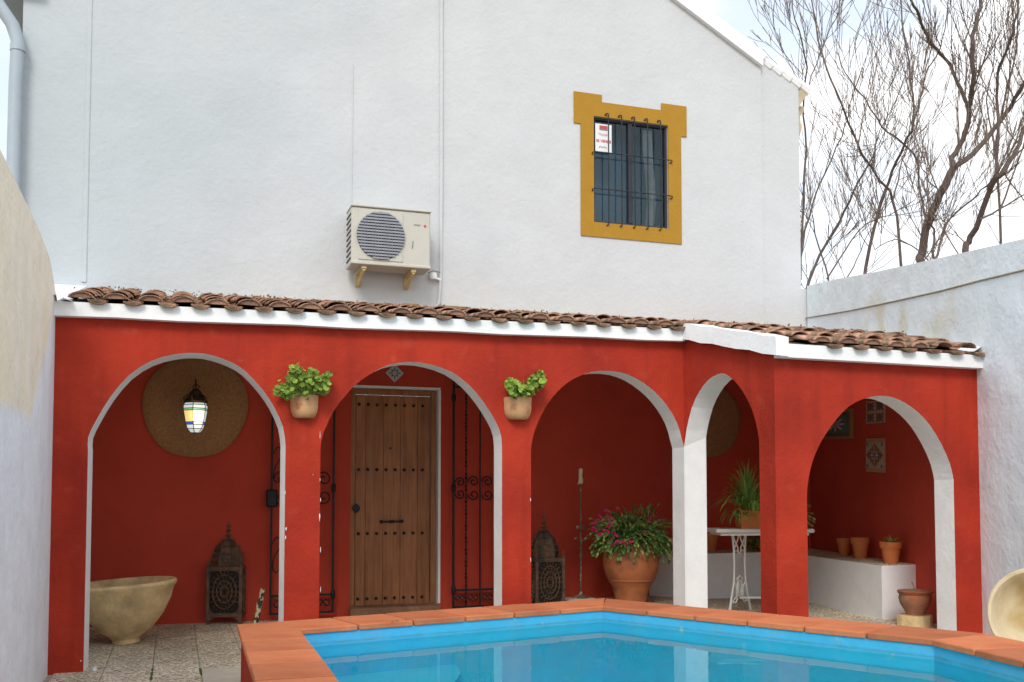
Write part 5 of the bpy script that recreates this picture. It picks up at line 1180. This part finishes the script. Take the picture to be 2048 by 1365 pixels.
def legframe(c, dirv):     # a cast end frame lying in the plane dirv x Z
    Zv = Vector((0, 0, 1)); H_ = tz - .035 - ft
    def pt(a, h_): return c + dirv * a + Zv * (ft + h_ * H_ - c.z)
    m = MB()
    for sg in (-1, 1):
        m.tube([pt(sg * .115, 1), pt(sg * .095, .8), pt(sg * .088, .6), pt(sg * .10, .38), pt(sg * .145, .17), pt(sg * .17, .05), pt(sg * .185, 0)], [.010, .009, .009, .010, .011, .013, .016], 6)
    m.build('side_rail', M_wh, tbl, smooth=True)
    m = MB()
    for cc in (-.055, .055):
        for sg in (-1, 1): m.tube([pt(cc + sg * .045, .99), pt(cc + sg * .03, .93), pt(cc, .875), pt(cc - sg * .03, .82), pt(cc - sg * .035, .76)], .007, 5)
    m.tube([pt(-.09, .76), pt(-.055, .79), pt(-.02, .76), pt(0, .745), pt(.02, .76), pt(.055, .79), pt(.09, .76)], .006, 5)
    m.build('upper_scrollwork', M_wh, tbl, smooth=True)
    m = MB()
    for q_ in range(3): m.tube([pt(math.cos(a) * (.055 - .014 * q_), .30 + math.sin(a) * (.10 - .028 * q_)) for a in [2 * math.pi * k / 16 for k in range(17)]], .006, 5)
    for sg in (-1, 1):
        m.tube([pt(sg * .10, .38), pt(sg * .06, .32), pt(sg * .05, .2), pt(sg * .12, .14), pt(sg * .15, .17)], .007, 5)
        m.tube([pt(sg * .06, .42), pt(0, .46), pt(-sg * .05, .40)], .006, 5); m.tube([pt(sg * .15, .13), pt(sg * .07, .12), pt(sg * .04, .17)], .008, 5)
    m.build('lower_scrollwork', M_wh, tbl, smooth=True)
dleg = (va * .82 + ua * .57).normalized()
legc = PY(1479, 1130, 7.9); 
legframe(Vector((legc.x, legc.y, 0)), (Matrix.Rotation(R(-62), 3, 'Z') @ Vector((0, 1, 0))))
c2_ = Vector((legc.x, legc.y, 0)) + ua * .52; legframe(c2_, (Matrix.Rotation(R(-62), 3, 'Z') @ Vector((0, 1, 0))))
MB().tube([Vector((legc.x, legc.y, ft + .12)), Vector((c2_.x, c2_.y, ft + .12))], .010, 6).build('cross_bar', M_wh, tbl)
ttz = tz + .0175
def blades(mb, c, n, L_, w_, spread, rg_, dr_=.35, up_=1.0):
    for k in range(n):
        a = rg_.uniform(0, 2 * math.pi); e_ = rg_.uniform(.5, 1.5) * up_; d = Vector((math.cos(a) * math.cos(e_) * spread, math.sin(a) * math.cos(e_) * spread, math.sin(e_))).normalized(); p = c + Vector((rg_.uniform(-.03, .03), rg_.uniform(-.03, .03), 0)); Lk = L_ * rg_.uniform(.6, 1.15); m_ = 7; pr_ = []
        for j in range(m_ + 1):
            t_ = j / m_; ww = w_ * (1 - t_ ** 2) + .0008; s_ = d.cross(Vector((0, 0, 1))); s_ = s_.normalized() * ww if s_.length > 1e-3 else Vector((ww, 0, 0)); pr_ += [p - s_, p + s_]; d = (d + Vector((0, 0, -dr_ * t_ * (1.0 if t_ < .9 else .4)))).normalized(); p = p + d * Lk / m_
        mb.add(pr_, [(2 * j, 2 * j + 1, 2 * j + 3, 2 * j + 2) for j in range(m_)])
yt = fl_.y - .0; gc = PY(1503, 1040, 7.72)
sp1 = thing('grassy_plant', 'grassy spider plant in a square terracotta pot on the white table', 'potted plant', (gc.x + .03, 7.80, ttz))
base = Vector((gc.x + .03, 7.80, ttz)); MB().box(base + Vector((0, 0, .075)), (.20, .17, .15), rz=rz_t, taper=1.06).build('pot', M_pot, sp1)
MB().rbox(base + Vector((0, 0, .15)), (.225, .195, .03), .006, rz=rz_t).build('pot_rim', M_pot, sp1)
rg2 = random.Random(5); m = MB(); blades(m, base + Vector((-.02, 0, .16)), 210, .44, .007, .9, rg2, .55); blades(m, base + Vector((-.10, -.02, .10)), 70, .26, .005, 1.2, rg2, .8, .7); blades(m, base + Vector((0, -.09, .16)), 16, .30, .006, .4, rg2, 1.6); m.build('leaves', M_blade, sp1, fix=False)
sp2c = Vector((fr_.x, fr_.y, 0)) - ua * .12 + va * .16; sp2c.z = ttz
sp2 = thing('trailing_plant', 'small dark trailing plant on the right end of the white table', 'potted plant', sp2c)
MB().lathe([(0, 0), (.05, 0), (.065, .09), (.07, .09), (.07, .11), (.055, .11), (.05, .09), (0, .09)], 16, c=sp2c).build('pot', M_pot, sp2, smooth=True)
m = MB()
for k in range(46):
    a = rg2.uniform(0, 6.3); e_ = rg2.uniform(-.2, 1.4); segchain(m, sp2c + Vector((0, 0, .10)), Vector((math.cos(a) * math.cos(e_), math.sin(a) * math.cos(e_), math.sin(e_))), 5, .038, .010, .22, rg2)
m.build('leaves', M_leafd, sp2, fix=False)
# hanging greenery below table from a pot on the bench
gz_ = bz1
def benchpt(px_, py_): return PZ(px_, py_, bz1)
def pot(label, c, r, H_, mt, plant=None, nm='flower_pot', grp=None, cat='flower pot'):
    root = thing(nm, label, cat, c, group=grp)
    MB().lathe([(0, 0), (r * .62, 0), (r * .66, .01), (r * .86, H_ * .70), (r * .97, H_ * .70), (r * 1.0, H_ * .74), (r * 1.02, H_ * .98), (r * .98, H_), (r * .88, H_), (r * .82, H_ * .88), (0, H_ * .86)], 24, c=c).build('pot_body', mt, root, smooth=True)
    if plant: plant(root, Vector(c) + Vector((0, 0, H_ * .87)), r)
    return root
rg3 = random.Random(9)
def twig_pl(root, c, r): MB().tube([c, c + Vector((.0, 0, .03)), c + Vector((-.012, 0, .06)), c + Vector((.004, 0, .075))], .003, 5).build('dry_stem', M_gray, root)
def low_pl(root, c, r): m = MB(); blades(m, c, 14, .05, .006, 1, rg3, .3); m.build('leaves', M_leafd, root, fix=False)
def succ(root, c, r): m = MB(); blades(m, c, 26, .12, .009, 1.1, rg3, .35, .75); m.build('leaves', M_blade, root, fix=False)
for lab, px_, py_, w_, h_, pl in (('leftmost and smallest terracotta pot on the white bench, with a dry stem', 1688, 1107, 28, 34, twig_pl), ('middle terracotta pot on the white bench, nearly bare', 1721, 1112, 36, 41, low_pl), ('rightmost terracotta pot on the white bench, with spiky leaves', 1782, 1123, 42, 42, succ)):
    c = PP(px_, py_, (RW(6) - .15, 6, 0), nR); k = (c.x * sy_ + c.y * cy_) / F
    c = Vector((c.x, c.y, bz1))
    pot(lab, c, w_ / 2 * k, h_ * k, M_pot, pl, grp='terracotta pots on the white bench')
c = Vector((PY(1328, 1100, 9.15).x, 9.15, bz1)); pot('brown pot on the bench end behind the large jar', c, .10, .16, M_jar, None)
c = Vector((PY(1420, 1055, 9.18).x, 9.18, bz1)); k = 9.18 * 1.13 / F; pot('terracotta pot on the bench glimpsed behind the white side arch', c, .09, .21, M_pot, low_pl)
hp = Vector((PY(1530, 1090, 9.15).x, 9.15, bz1)); hg = thing('leafy_plant', 'dark leafy plant on the bench behind the white table', 'potted plant', hp)
MB().lathe([(0, 0), (.07, 0), (.09, .12), (.08, .12), (0, .11)], 16, c=hp).build('pot', M_jar, hg, smooth=True)
m = MB()
for k in range(60): a = rg3.uniform(0, 6.3); e_ = rg3.uniform(-.3, 1.3); segchain(m, hp + Vector((0, 0, .11)), Vector((math.cos(a) * math.cos(e_), math.sin(a) * math.cos(e_), math.sin(e_))), 6, .04, .014, .16, rg3)
m.build('leaves', M_leafd, hg, fix=False)
# pot on stone at the end of the bench
c = PZ(1830, 1246, floorz(5.5)); 
sb_ = MB(); n = 14; lp2 = [c + Vector((math.cos(a) * .20 * (1 + .15 * math.sin(3 * a)), math.sin(a) * .15, 0)) for a in [2 * math.pi * k / n for k in range(n)]]
yb = min(c.y, 7.0); 
pc = PY(1831, 1238, 6.62); zf = floorz(5); pc.z = zf
sb_ = MB(); lp2 = [Vector((pc.x + math.cos(a) * .135 * (1 + .1 * math.sin(3 * a)), pc.y + math.sin(a) * .13, zf)) for a in [2 * math.pi * k / n for k in range(n)]]
hs = PY(1831, 1230, 6.62).z - zf; sb_.extr(lp2, (0, 0, hs)); tag(sb_.build('stone_slab', M_stone), 'flat mossy stone under the pot at the end of the white bench', 'stone')
pr = (PY(1860, 1190, 6.62).x - PY(1803, 1190, 6.62).x) / 2 * .93; ph = PY(1831, 1181, 6.62).z - (zf + hs); cc_ = (pc.x, pc.y, zf + hs)
rp_ = thing('round_pot', 'round bellied terracotta pot on a flat stone beside the white bench', 'flower pot', cc_)
MB().lathe([(0, 0), (pr * .55, 0), (pr * .62, ph * .15), (pr * .88, ph * .45), (pr * .97, ph * .68), (pr * .93, ph * .83), (pr * 1.0, ph * .88), (pr * 1.06, ph * .97), (pr * 1.0, ph), (pr * .88, ph * .98), (pr * .82, ph * .85), (0, ph * .8)], 28, c=cc_).build('pot_body', M_potdirty, rp_, smooth=True)
MB().tube([Vector(cc_) + Vector((0, 0, ph * .8)), Vector(cc_) + Vector((-.01, 0, ph + .03)), Vector(cc_) + Vector((-.03, 0, ph + .07))], .003, 5).build('dry_stem', M_gray, rp_)

# fallen leaves on coping
for px_, py_, wh_ in ((785, 1247, 'leftmost of three'), (794, 1246, 'middle of three'), (812, 1243, 'rightmost of three')):
    p = PZ(px_, py_ - 3, CT + .002); m = MB(); m.add([p + Vector((-.012, 0, .002)), p + Vector((0, -.006, .008)), p + Vector((.013, 0, .003)), p + Vector((0, .007, .007))], [(0, 1, 2), (0, 2, 3)]); tag(m.build('dead_leaf', M_gray, fix=False), 'tiny brown dead leaf on the pool coping below the wooden door, ' + wh_, 'leaf', group='dead leaves on the coping')

# ------------------------------------------------------------------ bare trees behind the right wall
def grow(mb, p, d, L_, r, depth, rg_, bias=.16):
    n = max(3, int(L_ / .22)); pts = [p.copy()]; rs = [r]; dirs = []
    for k in range(n):
        d = (d + Vector((rg_.gauss(0, .06), rg_.gauss(0, .06), rg_.gauss(0, .03) + bias * .8))).normalized(); p = p + d * L_ / n; pts.append(p.copy()); rs.append(max(.0055, r * (1 - .75 * (k + 1) / n))); dirs.append(d.copy())
    mb.tube(pts, rs, 5 if r > .02 else 3, cap=False)
    if depth > 0:
        m_ = rg_.randint(3, 4) if depth > 1 else rg_.randint(1, 3)
        for k in range(m_):
            i = rg_.randint(1, n - 1); dd = dirs[i - 1]; o = dd.orthogonal().normalized(); o.rotate(Matrix.Rotation(rg_.uniform(0, 6.3), 3, dd).to_quaternion())
            nd = (dd * .9 + o * rg_.uniform(.25, .6) + Vector((0, 0, .15))).normalized(); grow(mb, pts[i], nd, L_ * rg_.uniform(.4, .75), max(.004, rs[i] * .5), depth - 1, rg_)
def limb(mb, tw, pxs, Yp, r0, r1, rg_, dens=1.0, depth=2, Ldev=1.1):
    pts = [PY(x, y, Yp + .5 * math.sin(i * .9)) for i, (x, y) in enumerate(pxs)]; pts = refine(pts, 3)
    for i in range(1, len(pts) - 1): pts[i] += Vector((rg_.gauss(0, .006), rg_.gauss(0, .02), rg_.gauss(0, .006)))
    n = len(pts); rs = [.66 * (r0 + (r1 - r0) * k / (n - 1)) for k in range(n)]; mb.tube(pts, rs, 7)
    for k in range(2, n):
        for _q in range(1 if rg_.random() < .66 else 0):
            dd = (pts[k] - pts[k - 1]).normalized(); o = dd.orthogonal().normalized(); o.rotate(Matrix.Rotation(rg_.uniform(0, 6.3), 3, dd).to_quaternion())
            grow(tw, pts[k], (dd * .6 + o * rg_.uniform(.4, .9) + Vector((0, 0, .35))).normalized(), Ldev * rg_.uniform(.6, 1.9), max(.007, min(.016, rs[k] * .36)), depth, rg_)
    return pts
TREES = [
 ('large bare tree with forked trunk, nearest the middle of the right wall', 15, [([(1838, 640), (1841, 530), (1845, 500), (1859, 436), (1881, 390), (1906, 336)], .13, .10), ([(1906, 336), (1905, 316), (1927, 281), (1938, 227), (1945, 182), (1945, 91), (1954, 36), (1963, 0), (1975, -90)], .085, .05), ([(1938, 227), (1918, 168), (1886, 113), (1854, 75), (1836, 32), (1822, 0), (1806, -80)], .055, .03), ([(1906, 336), (1945, 309), (1986, 259), (2022, 213), (2048, 168), (2090, 90)], .085, .05), ([(1854, 440), (1838, 377), (1834, 322), (1800, 281), (1763, 254), (1727, 200), (1690, 145), (1672, 104)], .035, .012), ([(1881, 390), (1850, 350), (1835, 322)], .02, .01)]),
 ('bare tree with leaning trunk at the right edge behind the wall', 14, [([(1925, 620), (1932, 500), (1936, 486), (1959, 440), (1986, 368), (2008, 345), (2036, 290), (2065, 230)], .10, .05), ([(1986, 368), (1995, 318), (1995, 195), (1999, 136), (2022, 82), (2036, 23), (2040, -60)], .05, .025), ([(1959, 440), (2000, 420), (2048, 390), (2080, 380)], .03, .015), ([(2008, 345), (2040, 390), (2070, 420)], .02, .01)]),
 ('slim reddish bare tree left of the forked tree', 14.5, [([(1806, 640), (1800, 518), (1786, 400), (1759, 359), (1709, 277), (1672, 182), (1645, 104), (1627, 27), (1620, -40)], .045, .014), ([(1786, 400), (1800, 340), (1815, 290), (1822, 240)], .025, .012)]),
 ('slim upright bare tree with long whips left of the reddish tree', 15.5, [([(1725, 650), (1731, 536), (1759, 418), (1786, 341), (1809, 291), (1827, 245), (1822, 159), (1804, 45), (1795, -40)], .055, .018), ([(1827, 245), (1840, 200), (1850, 150), (1875, 110), (1890, 60), (1900, -20)], .03, .012)]),
 ('leaning bare tree nearest the house corner', 14, [([(1600, 640), (1618, 563), (1654, 486), (1690, 422), (1718, 363), (1745, 310), (1760, 260)], .045, .014), ([(1601, 560), (1604, 490), (1627, 400), (1663, 318), (1690, 254), (1700, 210)], .03, .01)]),
 ('thin bare sapling rising behind the house eave corner', 16, [([(1590, 620), (1604, 480), (1610, 300), (1608, 200), (1612, 110), (1590, 40), (1585, -30)], .04, .012), ([(1608, 200), (1625, 150), (1650, 80), (1680, 20), (1690, -20)], .02, .01), ([(1605, 150), (1570, 110), (1550, 60), (1547, 10)], .012, .006)]),
 ('low spreading bare tree between slim trees, behind the wall', 13.5, [([(1660, 640), (1654, 558), (1636, 490), (1625, 430)], .03, .012), ([(1654, 558), (1690, 500), (1730, 450), (1780, 430), (1830, 400)], .022, .009), ([(1660, 600), (1690, 560), (1715, 520), (1735, 470)], .022, .009)]),
 ('low branching bare tree just left of the leaning right trunk', 13.2, [([(1872, 620), (1868, 500), (1865, 459), (1850, 440)], .04, .02), ([(1870, 520), (1881, 481), (1900, 436), (1945, 400), (1972, 372), (1990, 350)], .035, .012), ([(1870, 540), (1840, 500), (1790, 480), (1750, 500)], .02, .01)]),
 ('many stemmed bare tree whose whips rise at the top right corner', 17, [([(2005, 640), (2000, 420), (1990, 300), (2010, 200), (2030, 100), (2040, -60)], .05, .02), ([(2000, 420), (2035, 330), (2060, 230), (2070, 100)], .035, .015), ([(1990, 300), (1975, 200), (1990, 100), (1985, -60)], .03, .012)]),
]
for ti, (lab, Yp, limbs) in enumerate(TREES):
    rg_ = random.Random(100 + ti); b0 = PY(*limbs[0][0][0], Yp)
    tr = thing('bare_tree', lab, 'tree', (b0.x, b0.y, -1.25), group='bare winter trees behind the garden wall')
    tk, tw = MB(), MB()
    for pxs, r0, r1 in limbs:
        pts = limb(tk, tw, pxs, Yp, r0, r1, rg_, 1.0, 2)
    b1_ = PY(*limbs[0][0][0], Yp); tk.tube([Vector((b1_.x - .1, b1_.y, -1.4)), Vector((b1_.x, b1_.y, (b1_.z - 1.3) / 2)), b1_ + Vector((0, 0, .05))], [limbs[0][1] * .85, limbs[0][1] * .74, limbs[0][1] * .66], 8)
    tk.build('trunk', M_bark, tr, smooth=True, fix=False); tw.build('crown', M_twig, tr, fix=False)

# ------------------------------------------------------------------ lift everything so that the paving lies near z = 0
for o in list(bpy.data.objects):
    if o.parent is None:
        M = o.matrix_basis.copy(); o.matrix_basis = Matrix.Translation((0, 0, 1.165)) @ M
print('objects', len(bpy.data.objects), 'slabs', nslab, 'cover tiles', len(allcov))
